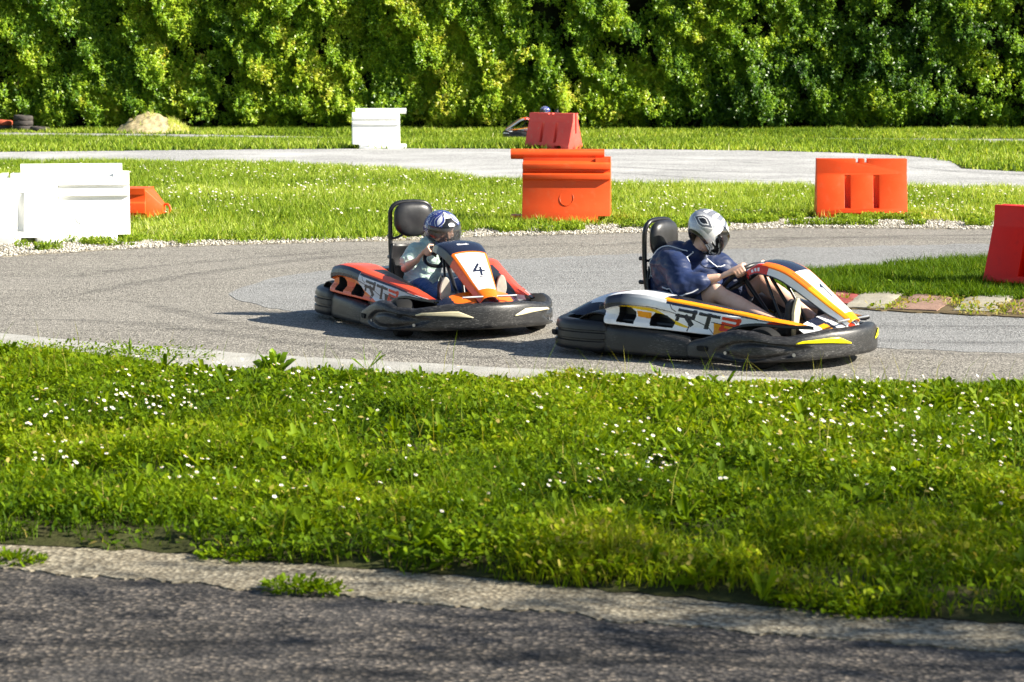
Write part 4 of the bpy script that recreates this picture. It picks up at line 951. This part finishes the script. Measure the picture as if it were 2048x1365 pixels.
        for k in range(3): fm[(av > 1.1) & (av < 1.3) & (np.abs(ii-.10-.035*k) < .010)] = 0
    # number: upright as seen from in front
    c0 = .67; sc_ = .125
    for l in num_strokes(S['number'], sc_): fm[inany(yy, (c0-ii)*.98, stroke(l, .020))] = 1
    for dz in ((.085, -.085)): fm[inany(yy, (c0-ii)*.98, [[(-.016, dz-.006), (.016, dz-.006), (.016, dz+.006), (-.016, dz+.006)]] if S['number'] == 4 else [[(-.007, dz-.007), (.007, dz-.007), (.007, dz+.007), (-.007, dz+.007)]])] = 1
    o = mesh('front_fairing', V, Fc, [C_WHITE, C_NAVY, BLK, S['hoodtip'], S['panel'], S['panel2'], C_SILVER], root, fm, auto=45)
    md = o.modifiers.new('s', 'SOLIDIFY'); md.thickness = .006; md.offset = -1; bake(o)
    tube('fairing_bracket', [(.40, .0, .56), (.55, 0, .36), (.62, 0, .12)], .012, STEEL, root)
    for q_ in (-1, 1): tube('fairing_stay', [(.44, q_*.10, .55), (.58, q_*.14, .30), (.66, q_*.16, .10)], .010, STEEL, root, 8)
    tube('nose_bar', [(1.03, -.20, .288), (1.03, .20, .288)], .008, ALU, root, 8)
    # steering
    C_, e1, e2, nn = WHEEL
    rim = []
    for k in range(41):
        a = 6.2832*k/40; y_ = math.sin(a); f = 1 if y_ < .75 else 1-.35*(y_-.75); rim.append(C_+e1*(.148*math.cos(a))+e2*(.142*y_*f))
    sw = tube('steering_wheel', rim, .0145, VINYL, root, 10)
    V, Fc = join(*[tube_geo([C_-nn*.02, C_+e1*(.14*math.cos(a))+e2*(.14*math.sin(a))], .010, 8) for a in (R(-90), R(30), R(150))], tube_geo([C_+nn*.012, C_-nn*.03], .045, 16)); mesh('spoke', V, Fc, STEEL, sw, auto=50)
    tube('steering_column', [C_-nn*.02, C_-nn*.30, (.66, 0, .12)], .016, STEEL, root)
    # seat
    V = []; line = smoothline([(-.44, .66-.12), (-.46, .42), (-.43, .26), (-.34, .125), (-.18, .095), (.0, .11), (.08, .15)], 40)
    for i, (x, z) in enumerate(line):
        u = i/39; hw = interp(u, [(0, .16), (.25, .20), (.5, .215), (.8, .20), (1, .17)]); up = interp(u, [(0, .05), (.35, .14), (.65, .13), (1, .04)])
        for j in range(21):
            v = -1+2*j/20; s_ = abs(v)**3*up; V.append((x+s_*(.75 if u < .5 else .15), hw*v, z+s_*(.25 if u < .5 else .9)))
    o = mesh('seat', V, [tuple(reversed(f)) for f in grid_faces(40, 21)], BLK, root); md = o.modifiers.new('s', 'SOLIDIFY'); md.thickness = .014; bake(o)
    # head restraint: a bent tube carrying the pad
    hp = smoothline([(-.40, -.15, .30), (-.425, -.160, .50), (-.435, -.157, .70), (-.43, -.157, .785), (-.425, -.125, .832), (-.425, -.06, .848), (-.425, .06, .848), (-.425, .125, .832), (-.43, .157, .785), (-.435, .157, .70), (-.425, .160, .50), (-.40, .15, .30)], 70)
    hoop = tube('headrest_hoop', hp, .0165, STEEL, root, 10)
    for q_ in (-1, 1):
        tube('brace', smoothline([(-.435, q_*.157, .60), (-.42, q_*.13, .585), (-.40, q_*.06, .62), (-.40, q_*.03, .66)], 14), .009, STEEL, hoop, 8)
        for z in (.60, .445): tube('clamp', [(-.47, q_*.157, z), (-.425, q_*.157, z)], .014, STEEL, hoop, 8)
    V = []; nu, nv = 40, 17
    for j in range(nv):
        b = math.pi*j/(nv-1); cb, sb = -math.cos(b), math.sin(b)**.45
        for i in range(nu):
            a = 6.2832*i/nu; ca, sa = math.cos(a), math.sin(a); wy = .147*(1-.22*max(0, -sa)**1.2)
            V.append((-.385+.042*cb, wy*math.copysign(abs(ca)**.62, ca)*sb, .722+.125*math.copysign(abs(sa)**.62, sa)*sb))
    mesh('headrest', V, [tuple(f) for f in grid_faces(nv, nu, False, True)], VINYL, root, auto=60)
    for q_ in (-1, 1):
        pd = tube('pedal', [(.74, q_*.27, .24), (.74, q_*.14, .24)], .012, STEEL, root, 8); tube('pedal_arm', [(.74, q_*.2, .24), (.72, q_*.2, .06)], .010, STEEL, pd, 8)
    return root
_n = Vector((-.64, 0, .77)).normalized()
WHEEL = (Vector((.225, 0, .51)), Vector((0, -1, 0)), Vector((.77, 0, .64)).normalized(), _n)
common = [C_WHITE, C_NAVY, BLK, C_RED]
S1 = dict(mats=common+[C_AMBER, C_YEL, C_FADE, C_SILVER], base=0, stripe=4, top=1, bulbtop=0, bulb=6, flank=0, accent=5, accent2=4, lip=0, under=4, under2=3, two=3, number=1, steer=.12,
          light=C_YLIGHT, cover=C_WHITE, hood=C_AMBER, hood2=C_AMBER, hoodtip=C_RED, panel=C_AMBER, panel2=C_ORANGE)
S4 = dict(mats=common+[C_ORANGE, C_REDOR, C_NAVY, C_SILVER], base=7, stripe=5, top=5, bulbtop=5, bulb=6, flank=4, accent=4, accent2=5, lip=5, under=1, under2=0, two=3, number=4, steer=-.15,
          light=C_CREAM, cover=C_NAVY, hood=C_ORANGE, hood2=C_ORANGE, hoodtip=C_NAVY, panel=C_ORANGE, panel2=C_REDOR)
S4['mats'][6] = C_NAVY
KA = (ground(1425, 707, .008), -R(36.7)); KB = (ground(866, 648, .008), -R(66.0)); KC = (ground(1085, 279.5, .01), R(180-4))
make_kart(S1, *KA, 'white and yellow kart with the number 1, nearest to the camera')
make_kart(S4, *KB, 'orange kart with the number 4, heading towards the camera')
make_kart(dict(S1, light=C_WHITE, fine=0), *KC, 'distant kart driving left, mostly hidden behind the faded red barrier')
# ------------------------------------------------------------------ drivers
SKIN = None
def skin_mat():
    m, nt, b = new_mat('skin'); v = objvec(nt); n = noise(nt, 14, 5, .6, v)
    nt.links.new(ramp(nt, n.outputs[0], [(.3, (.66, .39, .27)), (.55, (.76, .48, .36)), (.75, (.80, .51, .40))]).outputs[0], b.inputs['Base Color'])
    b.inputs['Roughness'].default_value = .5; b.inputs['Subsurface Weight'].default_value = .08; b.inputs['Subsurface Radius'].default_value = (.02, .008, .005)
    bump(nt, b, noise(nt, 90, 4, .6, v).outputs[0], .12, .002); return m
def cloth(name, c, sc=18, strength=.5, rough=.75, sheen=.2):
    m, nt, b = new_mat(name); v = objvec(nt, (1, 1, 1.6)); n = noise(nt, sc, 4, .5, v, 1.2)
    nt.links.new(ramp(nt, n.outputs[0], [(.3, tuple(x*.82 for x in c)), (.7, tuple(min(1, x*1.15) for x in c))]).outputs[0], b.inputs['Base Color'])
    b.inputs['Roughness'].default_value = rough; b.inputs['Sheen Weight'].default_value = sheen; b.inputs['Specular IOR Level'].default_value = .35
    bump(nt, b, n.outputs[0], strength, .03); return m
SKIN = skin_mat(); NAVYJ = cloth('navy_shell_fabric', (.008, .020, .075), 5, .25, .5, .05); MINT = cloth('mint_cotton', (.50, .66, .58), 12, .6); DENIM = cloth('blue_denim', (.03, .085, .25), 25, .4); SHORT = cloth('navy_shorts', (.016, .026, .07), 15, .6)
SOLE = paint('cream_sole', (.55, .47, .30), .7, .15, 20); SOLEG = paint('grey_sole', (.40, .37, .32), .7, .15, 20); SHOE = paint('dark_shoe', (.03, .03, .035), .7, .2, 15); PIPE = paint('white_piping', (.75, .76, .80), .5, .05)
def cone_geo(p0, r0, p1, r1, seg=20, sq=1.0, axis=None):
    """tapered capsule; sq flattens it along axis"""
    p0, p1 = Vector(p0), Vector(p1); t = (p1-p0); L = t.length
    t = t.normalized() if L > 1e-6 else Vector((0, 0, 1)); up = Vector(axis) if axis else t.orthogonal(); up = (up-t*up.dot(t)).normalized(); s = t.cross(up); V = []; rows = []
    for k in range(7): a = math.pi/2*k/6; rows.append((-r0*math.cos(a), r0*math.sin(a), 0))
    for k in range(1, 6): rows.append((L*k/6, r0+(r1-r0)*k/6, 0))
    for k in range(7): a = math.pi/2*k/6; rows.append((L+r1*math.sin(a), r1*math.cos(a), 0))
    for d, r, _ in rows:
        for j in range(seg): b = 6.2832*j/seg; V.append(p0+t*d+(up*math.cos(b)*sq+s*math.sin(b))*max(r, 1e-4))
    n = len(rows); return V, grid_faces(n, seg, False, True)+[tuple(range(seg))[::-1], tuple((n-1)*seg+k for k in range(seg))]
def blob(name, geos, mat, parent, voxel=.006, smooth=6, wr=None):
    V, Fc = join(*geos); o = mesh(name, V, Fc, mat, parent)
    r = o.modifiers.new('r', 'REMESH'); r.mode = 'VOXEL'; r.voxel_size = voxel; r.use_smooth_shade = True
    if smooth: s = o.modifiers.new('s', 'SMOOTH'); s.factor = .5; s.iterations = smooth
    bake(o); me = o.data; n = len(me.vertices)
    if wr:
        amp, sc, st = wr; fine = .09; co_ = np.empty(n*3); me.vertices.foreach_get('co', co_); no = np.empty(n*3); me.vertices.foreach_get('normal', no); co_ = co_.reshape(-1, 3); no = no.reshape(-1, 3)
        d = np.array([mnoise.noise(Vector((p[0]*sc*st[0], p[1]*sc*st[1], p[2]*sc*st[2])))*.7+abs(mnoise.noise(Vector((p[0]*sc*st[0]*1.9+4, p[1]*sc*st[1]*1.9, p[2]*sc*st[2]*1.9))))*.8-.25+fine*(.5-abs(mnoise.noise(Vector((p[0]*26*st[0], p[1]*26*st[1], p[2]*18*st[2]))))*2.2) for p in co_])
        me.vertices.foreach_set('co', (co_+no*(d*amp)[:, None]).ravel())
    me.polygons.foreach_set('use_smooth', [True]*len(me.polygons)); me.update(); return o
def hand_geo(ang, side, wrist, sc=1.0, spread=1.0):
    """hand closed round the steering wheel rim at angle ang; returns capsules"""
    C_, e1, e2, n = WHEEL; er = (e1*math.cos(ang)+e2*math.sin(ang)).normalized(); t = (-e1*math.sin(ang)+e2*math.cos(ang)).normalized(); P = C_+er*.145; G = []
    up = t if t.dot(e2) > 0 else -t
    K = []
    for k in range(4):
        o = up*((k-1.5)*-.0195*sc); l = (.96, 1.0, .97, .82)[k]
        a = P+er*.040*sc+n*.006+o; b = P+er*.022*sc-n*.027*l+o*.96; c = P-er*.014*sc-n*.027*l+o*.92; d = P-er*.026*sc+n*.000+o*.9
        r = (.0098, .0100, .0096, .0085)[k]*sc
        G += [cone_geo(a, r*1.12, b, r*1.02, 12), cone_geo(b, r*1.02, c, r*.95, 12), cone_geo(c, r*.95, d, r*.82, 12)]; K.append(a)
    w_ = Vector(wrist); mid = (K[0]+K[3])/2
    for k in range(4): G.append(cone_geo(w_.lerp(K[k], .25)+(K[k]-mid)*.1, .017*sc, K[k], .0125*sc, 12))
    th0 = w_.lerp(K[0], .35)+up*.016; th1 = P+er*.022+n*.024+up*.040*sc; th2 = P-er*.004+n*.021+up*.055*sc
    G += [cone_geo(th0, .0155*sc, th1, .0115*sc, 12), cone_geo(th1, .0115*sc, th2, .0085*sc, 12)]
    return G
def helmet(root, H, yaw, pitch, roll, sc, style, fine=True):
    """full-face helmet: own frame x forward, z up"""
    M = Matrix.Translation(H) @ Matrix.Rotation(yaw, 4, 'Z') @ Matrix.Rotation(pitch, 4, 'Y') @ Matrix.Rotation(roll, 4, 'X')
    NA, NE = (260, 190) if fine else (90, 70); V = []; E0, E1 = R(90), R(-56)
    def surf(az, el, k=1.0):
        ca, sa, ce, se = math.cos(az), math.sin(az), math.cos(el), math.sin(el)
        a = .152 if ca > 0 else .158; x = a*ca*ce; y = .123*sa*ce; z = .132*se
        if se < 0: z *= 1.03; g = min(1, -se/.5); x += (.022*max(0, ca)**2*g); s_ = 1-.10*g*g; y *= s_; x *= (1-.05*g*g) if ca < 0 else 1
        return Vector((x, y, z))*sc*k
    for i in range(NE):
        el = E0+(E1-E0)*i/(NE-1)
        for j in range(NA):
            az = -math.pi+6.28319*j/NA
            V.append(surf(az, el+R(9)*max(0, math.cos(az+math.pi))*max(0, (i/(NE-1)-.6)) ))
    Fc = []; fm = []; port = []
    for f in grid_faces(NE, NA, False, True):
        i = min(f)//NA; js = [k % NA for k in f]; j = min(js) if max(js)-min(js) < NA/2 else NA-1
        el = math.degrees(E0+(E1-E0)*(i+.5)/(NE-1)); az = math.degrees(-math.pi+6.28319*(j+.5)/NA); A = abs(az)
        top_, bot = 24-4*(A/75)**2, -20+6*(A/75)**3
        if A < 76 and bot < el < top_: continue
        Fc.append(tuple(reversed(f))); m = 0
        if style == 'silver':
            if el < -46: m = 2
            if el > 62: m = 3
            n_ = mnoise.noise(Vector((az*.05, el*.06, 3))); n2 = mnoise.noise(Vector((az*.035, el*.05, 9)))
            if A > 74 and el > 12: m = 4 if el > 58 else 3
            for c in (92, 122, 152):          # pale ribs running down from the crown, each with a dark edge
                cc = c+(60-el)*.10*(1 if c < 120 else -.3); wd = 5.5+(66-el)*.07
                if 16 < el < 68:
                    if abs(A-cc) < wd: m = 1 if abs(A-cc) < wd*.74 else 4
            if 44 < A < 74 and 8 < el < 66: m = 1
            if abs(A-78-.12*el) < 2.2 and -2 < el < 72: m = 4
            u, vv = (A-138)/25, (el-(-11))/15; d = max(abs(u)*.8+abs(vv)*.75, abs(vv))
            if d < 1.12: m = 1
            if d < .98: m = 4
            if d < .62: m = 1
            if d < .50: m = 2
            if 78 < A < 104 and -30 < el < 16: m = 1
            if 26 < A < 78 and el < -10 or (62 < A < 80 and el < 12): m = 2 if abs(n_) < .10 or n2 > .30 else 1
            if 24 < el < 52 and A < 44: m = 2 if abs(n2) < .09 else (4 if n_ > .12 else 1)
            if -46 < el < -38 and A > 60: m = 0
        else:
            def tear(c0, c1, e0, e1, bend):   # curved tear-shaped blaze
                u = (A-c0-bend*(el-e0)/(e1-e0))/(c1-c0); vv = (el-(e0+e1)/2)/((e1-e0)/2); return abs(u)+.6*vv*vv*abs(u)+vv*vv
            m = 0 if style == 'blue' else 0
            if el > 22 and A < 33: m = 2
            d = tear(52, 72, 22, 76, -16); m = 1 if d < 1.18 else m; m = 0 if d < 1.04 else m; m = 1 if d < .52 else m; m = 3 if d < .44 else m
            if A < 20 and 55 < el < 84: m = 1 if A > 17 or el < 57 else 3
            if ((A/10)**2+((el-34)/6)**2) < 1: m = 1
            if ((A/7)**2+((el-34)/3)**2) < 1 and mnoise.noise(Vector((az*.4, el*.5, 1))) > .1: m = 2
            if el < -20: m = 2
            if el < -20 and 30 < A < 62: m = 0 if mnoise.noise(Vector((az*.06, el*.09, 2))) > -.1 else 2
            if 75 < A < 140 and el < 18: m = 2 if mnoise.noise(Vector((az*.05, el*.06, 6))) > .05 else 0
            if 78 < A < 140 and abs(mnoise.noise(Vector((az*.05, el*.06, 6)))-.05) < .05: m = 1
            if el < -48: m = 2
        fm.append(m)
    # inner lining: the rim turns inwards
    n0 = (NE-1)*NA; o = len(V)
    for kk, (s_, dz) in enumerate(((.93, .0), (.84, .02), (.80, .07))):
        for j in range(NA): p = V[n0+j]; V.append(Vector((p.x*s_, p.y*s_, p.z+dz*sc)))
    prev = n0
    for kk in range(3):
        cur = o+kk*NA
        for j in range(NA): Fc.append((prev+j, cur+j, cur+(j+1) % NA, prev+(j+1) % NA)[::-1]); fm.append(2)
        prev = cur
    V = [M @ v for v in V]
    hm = mesh('helmet', V, Fc, {'silver': [H_SILVER, H_WHITE, H_BLACK, H_GREY, H_SLATE], 'blue': [H_BLUE, H_WHITE, H_BLACK, C_SILVER, H_SLATE]}[style], root, fm)
    V = []
    nu, nv = 60, 24
    for i in range(nu):
        az = R(-84+168*i/(nu-1)); A = abs(math.degrees(az))
        for j in range(nv):
            top_, bot = 27-5*(A/84)**2, -23+10*(A/84)**3; el = R(bot+(top_-bot)*j/(nv-1)); V.append(M @ surf(az, el, 1.022))
    mesh('visor', V, grid_faces(nu, nv), VISOR if style == 'silver' else VISOR2, hm)
    # edge seal round the eye port, and a vent scoop each side of the crown
    lp = [surf(R(a), R(27-5*(abs(a)/84)**2), 1.02) for a in range(-84, 85, 6)]+[surf(R(a), R(-23+10*(abs(a)/84)**3), 1.02) for a in range(84, -85, -6)]; lp.append(lp[0])
    tube('visor_seal', [M @ p for p in lp], .0035*sc, H_BLACK, hm, 6)
    return hm
H_SILVER = paint('helmet_silver', (.42, .43, .46), .22, .05, 8, .5, .25, coat=.7); H_WHITE = paint('helmet_white', (.80, .80, .80), .18, .03, 8, .5, coat=.7); H_BLACK = paint('helmet_black', (.012, .012, .014), .25, .1, 8, .5, coat=.6)
H_GREY = paint('helmet_steel', (.22, .23, .27), .25, .06, 8, .5, .2, coat=.7); H_SLATE = paint('helmet_slate', (.09, .095, .115), .3, .06, 8, .5, coat=.5); H_BLUE = paint('helmet_blue', (.032, .045, .22), .22, .1, 8, .5, coat=.7)
VISOR = paint('dark_visor', (.008, .008, .010), .07, .05, 8, .6, coat=1)
def clear_visor():
    m, nt, b = new_mat('clear_visor'); b.inputs['Base Color'].default_value = (.05, .055, .06, 1); b.inputs['Roughness'].default_value = .06; b.inputs['Coat Weight'].default_value = 1
    t = nt.nodes.new('ShaderNodeBsdfTransparent'); t.inputs[0].default_value = (.85, .84, .84, 1); mx = N(nt, 'ShaderNodeMixShader'); mx.inputs[0].default_value = .45
    nt.links.new(b.outputs[0], mx.inputs[1]); nt.links.new(t.outputs[0], mx.inputs[2]); nt.links.new(mx.outputs[0], nt.nodes['Material Output'].inputs[0]); return m
VISOR2 = clear_visor()
def on_surface(o, pts, rad, name, mat, parent, lift=.002):
    bvh = BVHTree.FromPolygons([v.co.copy() for v in o.data.vertices], [tuple(p.vertices) for p in o.data.polygons]); P = []
    for p in smoothline(pts, 60):
        q_, nrm, _, _ = bvh.find_nearest(Vector(p)); P.append(q_+nrm*lift)
    for _ in range(2): P = [P[0]]+[(P[i-1]+P[i]*2+P[i+1])/4 for i in range(1, len(P)-1)]+[P[-1]]
    return tube(name, P, rad, mat, parent, 6)
def face_geo(Hd, yaw, pitch, sc):
    """head with brow, nose, lips and chin"""
    M = Matrix.Translation(Hd) @ Matrix.Rotation(yaw, 4, 'Z') @ Matrix.Rotation(pitch, 4, 'Y'); c = lambda *p: M @ (Vector(p)*sc)
    return [cone_geo(c(-.02, 0, .02), .088*sc, c(.01, 0, .03), .086*sc), cone_geo(c(.03, 0, -.03), .070*sc, c(.045, 0, -.075), .048*sc), cone_geo(c(.098, 0, .0), .010*sc, c(.118, 0, -.028), .015*sc, 10),
            cone_geo(c(.082, -.03, .022), .014*sc, c(.082, .03, .022), .014*sc, 10), cone_geo(c(.093, -.018, -.062), .009*sc, c(.093, .018, -.062), .009*sc, 10), cone_geo(c(.08, 0, -.092), .020*sc, c(.078, 0, -.09), .02*sc, 10),
            cone_geo(c(.06, -.045, -.02), .03*sc, c(.05, -.05, -.03), .03*sc, 10), cone_geo(c(.06, .045, -.02), .03*sc, c(.05, .05, -.03), .03*sc, 10)]
def shoe(root, x, y, z, s, sole):
    """foot on its pedal: heel down, toes up, sole to the front"""
    G = [cone_geo((x-.035, y, z-.09), .038, (x-.012, y+s*.008, z+.06), .040, 18, .72, (1, 0, 0)), cone_geo((x-.075, y, z-.095), .040, (x-.035, y, z-.06), .042, 18), cone_geo((x-.012, y+s*.008, z+.05), .036, (x-.005, y+s*.008, z+.085), .030, 18, .7, (1, 0, 0))]
    o = blob('shoe', G, SHOE, root, .006, 5); V = []
    for k in range(28):
        a = 6.2832*k/28; ca, sa = math.cos(a), math.sin(a); V.append((x+.014+.012*sa, y+s*.005+(.043 if sa > 0 else .036)*ca*(1 if abs(sa) < .9 else .95), z-.005+.125*sa))
    V += [(p[0]+.022, p[1]*1.0, p[2]) for p in V]; n = 28; c0 = Vector((x, y, z))
    V = [tuple(v) for v in V]; Fc = [(k, (k+1) % n, n+(k+1) % n, n+k) for k in range(n)]+[tuple(range(n, 2*n)), tuple(reversed(range(n)))]
    so2 = mesh('sole', V, Fc, sole, o, smooth=False); b = so2.modifiers.new('b', 'BEVEL'); b.width = .006; b.segments = 2; b.limit_method = 'ANGLE'; bake(so2); return o

def person(loc, rz, label, P):
    body = [cone_geo((-.32, 0, .19), .115, P['chest'], .115, 24, .85, (1, 0, 0)), cone_geo(P['chest'], .10, P['upper'], .075, 24), cone_geo(P['upper'], .06, P['neck'], P.get('nr', .056)), cone_geo(P['neck'], P.get('nr', .056), P['head']-Vector((.02, 0, .04)), .055)]
    body += face_geo(P['head'], P['yaw'], P['pitch'], P.get('hsc', 1)*.92)
    al = P.get('limb', 1.0)
    for s, k in ((-1, 'R'), (1, 'L')):
        sh, el, wr = (Vector(v) for v in P['arm'+k]); body += [cone_geo(sh-Vector((0, 0, .02)), .046*al, el, .041*al), cone_geo(el, .041*al, el.lerp(wr, .35), .042*al), cone_geo(el.lerp(wr, .35), .042*al, wr, .027*al, 20, .85)]
        body += hand_geo(P['ang'+k], s, wr, P.get('hand', 1))
        hp, kn, an = (Vector(v) for v in P['leg'+k]); body += [cone_geo(hp, .082*al, kn, .058*al), cone_geo(kn+Vector((.008, 0, .010)), .054*al, kn.lerp(an, .12), .052*al), cone_geo(kn.lerp(an, .08), .052*al, kn.lerp(an, .36), .057*al), cone_geo(kn.lerp(an, .36), .056*al, an, .034*al), cone_geo(an, .036*al, an+Vector((.03, 0, -.02)), .036*al)]
    root = blob('person', body, SKIN, None, P.get('vox', .0045), 5); root.location = loc; root.rotation_euler = (0, 0, rz); tag(root, label, 'person')
    return root
V3 = Vector
P1 = dict(chest=V3((-.27, -.01, .46)), upper=V3((-.20, -.01, .62)), neck=V3((-.10, -.01, .70)), head=V3((-.035, -.01, .785)), yaw=R(62), pitch=R(48), nr=.058,
          armR=[(-.205, -.18, .635), (-.03, -.31, .47), (.165, -.205, .515)], armL=[(-.19, .17, .62), (.02, .30, .45), (.18, .205, .50)], angR=R(28), angL=R(152),
          legR=[(-.26, -.12, .19), (.15, -.215, .415), (.62, -.205, .235)], legL=[(-.26, .12, .19), (.235, .215, .455), (.63, .205, .245)])
p1 = person(*KA, 'driver in navy jacket and silver helmet, head bowed, steering the white and yellow kart', P1)
J = [cone_geo((-.34, 0, .20), .175, (-.325, -.01, .42), .168, 28, .92, (1, 0, 0)), cone_geo((-.325, -.01, .42), .168, (-.27, -.01, .57), .150, 28), cone_geo((-.265, -.11, .57), .128, (-.235, .09, .565), .122, 28), cone_geo((-.20, -.01, .61), .100, (-.145, -.01, .650), .082, 24), cone_geo((-.24, -.13, .50), .13, (-.16, -.17, .44), .12, 24), cone_geo((-.22, .13, .50), .12, (-.14, .17, .44), .11, 24)]
for (sh, el, wr), s in ((P1['armR'], -1), (P1['armL'], 1)):
    sh, el, wr = V3(sh), V3(el), V3(wr); e2_ = el+V3((0, 0, -.01)); J += [cone_geo(sh+V3((-.01, 0, -.045)), .098, sh.lerp(e2_, .5), .093, 24), cone_geo(sh.lerp(e2_, .5), .093, e2_, .086, 24), cone_geo(e2_, .085, e2_.lerp(wr, .45), .070, 24), cone_geo(e2_.lerp(wr, .45), .070, e2_.lerp(wr, .60), .050, 24)]
jk = blob('jacket', J, NAVYJ, p1, .0065, 16, (.013, 6, (.8, .8, 2.2)))
on_surface(jk, [(-.14, -.09, .66), (-.20, -.12, .68), (-.27, -.15, .67), (-.36, -.17, .58), (-.42, -.17, .46)], .0042, 'piping', PIPE, jk)
on_surface(jk, [(-.22, -.30, .44), (-.10, -.36, .40), (-.02, -.40, .385), (.05, -.36, .41), (.09, -.32, .44)], .0042, 'piping', PIPE, jk)
on_surface(jk, [(-.44, -.02, .52), (-.41, -.12, .50), (-.36, -.18, .48)], .0034, 'piping', PIPE, jk)
on_surface(jk, [(-.09, -.12, .66), (-.07, -.13, .62), (-.06, -.12, .57)], .0042, 'piping', PIPE, jk)
on_surface(jk, [(-.06, .02, .60), (-.02, .08, .58), (.0, .16, .57)], .0042, 'piping', PIPE, jk)
G = []
for k in ('R', 'L'):
    hp, kn, an = (V3(v) for v in P1['leg'+k]); G += [cone_geo(hp, .118, hp.lerp(kn, .5), .100, 24), cone_geo(hp.lerp(kn, .5), .100, hp.lerp(kn, .72), .092, 24)]
blob('shorts', G+[cone_geo((-.33, -.06, .19), .15, (-.33, .06, .19), .15, 24)], SHORT, p1, .008, 4, (.010, 8, (1, 1, 1)))
shoe(p1, .715, -.205, .30, -1, SOLE); shoe(p1, .715, .205, .30, 1, SOLE)
helmet(p1, P1['head']+V3((.0, 0, .005)), P1['yaw'], P1['pitch'], R(-8), 1.0, 'silver')

P4 = dict(chest=V3((-.25, .03, .40)), upper=V3((-.17, .06, .52)), neck=V3((-.10, .075, .585)), head=V3((-.025, .085, .665)), yaw=R(6), pitch=R(14), nr=.045, limb=.8, hsc=.97, hand=.85,
          armR=[(-.155, -.085, .505), (-.03, -.20, .40), (.175, -.190, .475)], armL=[(-.15, .20, .50), (.02, .28, .37), (.18, .205, .44)], angR=R(22), angL=R(160),
          legR=[(-.22, -.10, .18), (.25, -.185, .30), (.62, -.20, .235)], legL=[(-.22, .10, .18), (.25, .19, .31), (.62, .205, .235)])
p4 = person(*KB, 'child in mint t-shirt, jeans and blue helmet, steering the orange kart', P4)
J = [cone_geo((-.28, 0, .20), .135, (-.24, .03, .40), .13, 28, .9, (1, 0, 0)), cone_geo((-.24, .03, .40), .128, (-.18, .05, .49), .105, 28), cone_geo((-.17, -.06, .495), .078, (-.165, .18, .495), .078, 24), cone_geo((-.175, .06, .525), .098, (-.135, .07, .548), .066, 24)]
for k in ('R', 'L'):
    sh, el, wr = (V3(v) for v in P4['arm'+k]); J += [cone_geo(sh+V3((0, 0, -.008)), .064, sh.lerp(el, .66), .064, 24)]
ts = blob('t_shirt', J, MINT, p4, .006, 5, (.012, 10, (1, 1, 1.3)))
G = []
for k in ('R', 'L'):
    hp, kn, an = (V3(v) for v in P4['leg'+k]); G += [cone_geo(hp, .085, kn, .060, 24), cone_geo(kn, .060, kn.lerp(an, .95), .046, 24)]
blob('jeans', G+[cone_geo((-.27, -.05, .18), .12, (-.27, .05, .18), .12, 24)], DENIM, p4, .007, 4, (.008, 10, (1, 1, 1)))
shoe(p4, .715, -.205, .285, -1, SOLEG); shoe(p4, .715, .205, .285, 1, SOLEG)
helmet(p4, P4['head']+V3((0, 0, .005)), P4['yaw'], P4['pitch'], R(6), 1.05, 'blue')

P3 = dict(P4, vox=.007, yaw=0, head=V3((-.06, 0, .79)), neck=V3((-.12, 0, .69)), upper=V3((-.18, 0, .60)), chest=V3((-.25, 0, .44)))
p3 = person(*KC, 'distant driver in a blue helmet, seen over the top of the faded red barrier', P3)
blob('jacket', J, SHORT, p3, .009, 4); blob('jeans', G+[cone_geo((-.27, -.05, .18), .12, (-.27, .05, .18), .12, 24)], DENIM, p3, .009, 3)
helmet(p3, P3['head']+V3((0, 0, .005)), 0, R(8), 0, 1.0, 'blue', False)
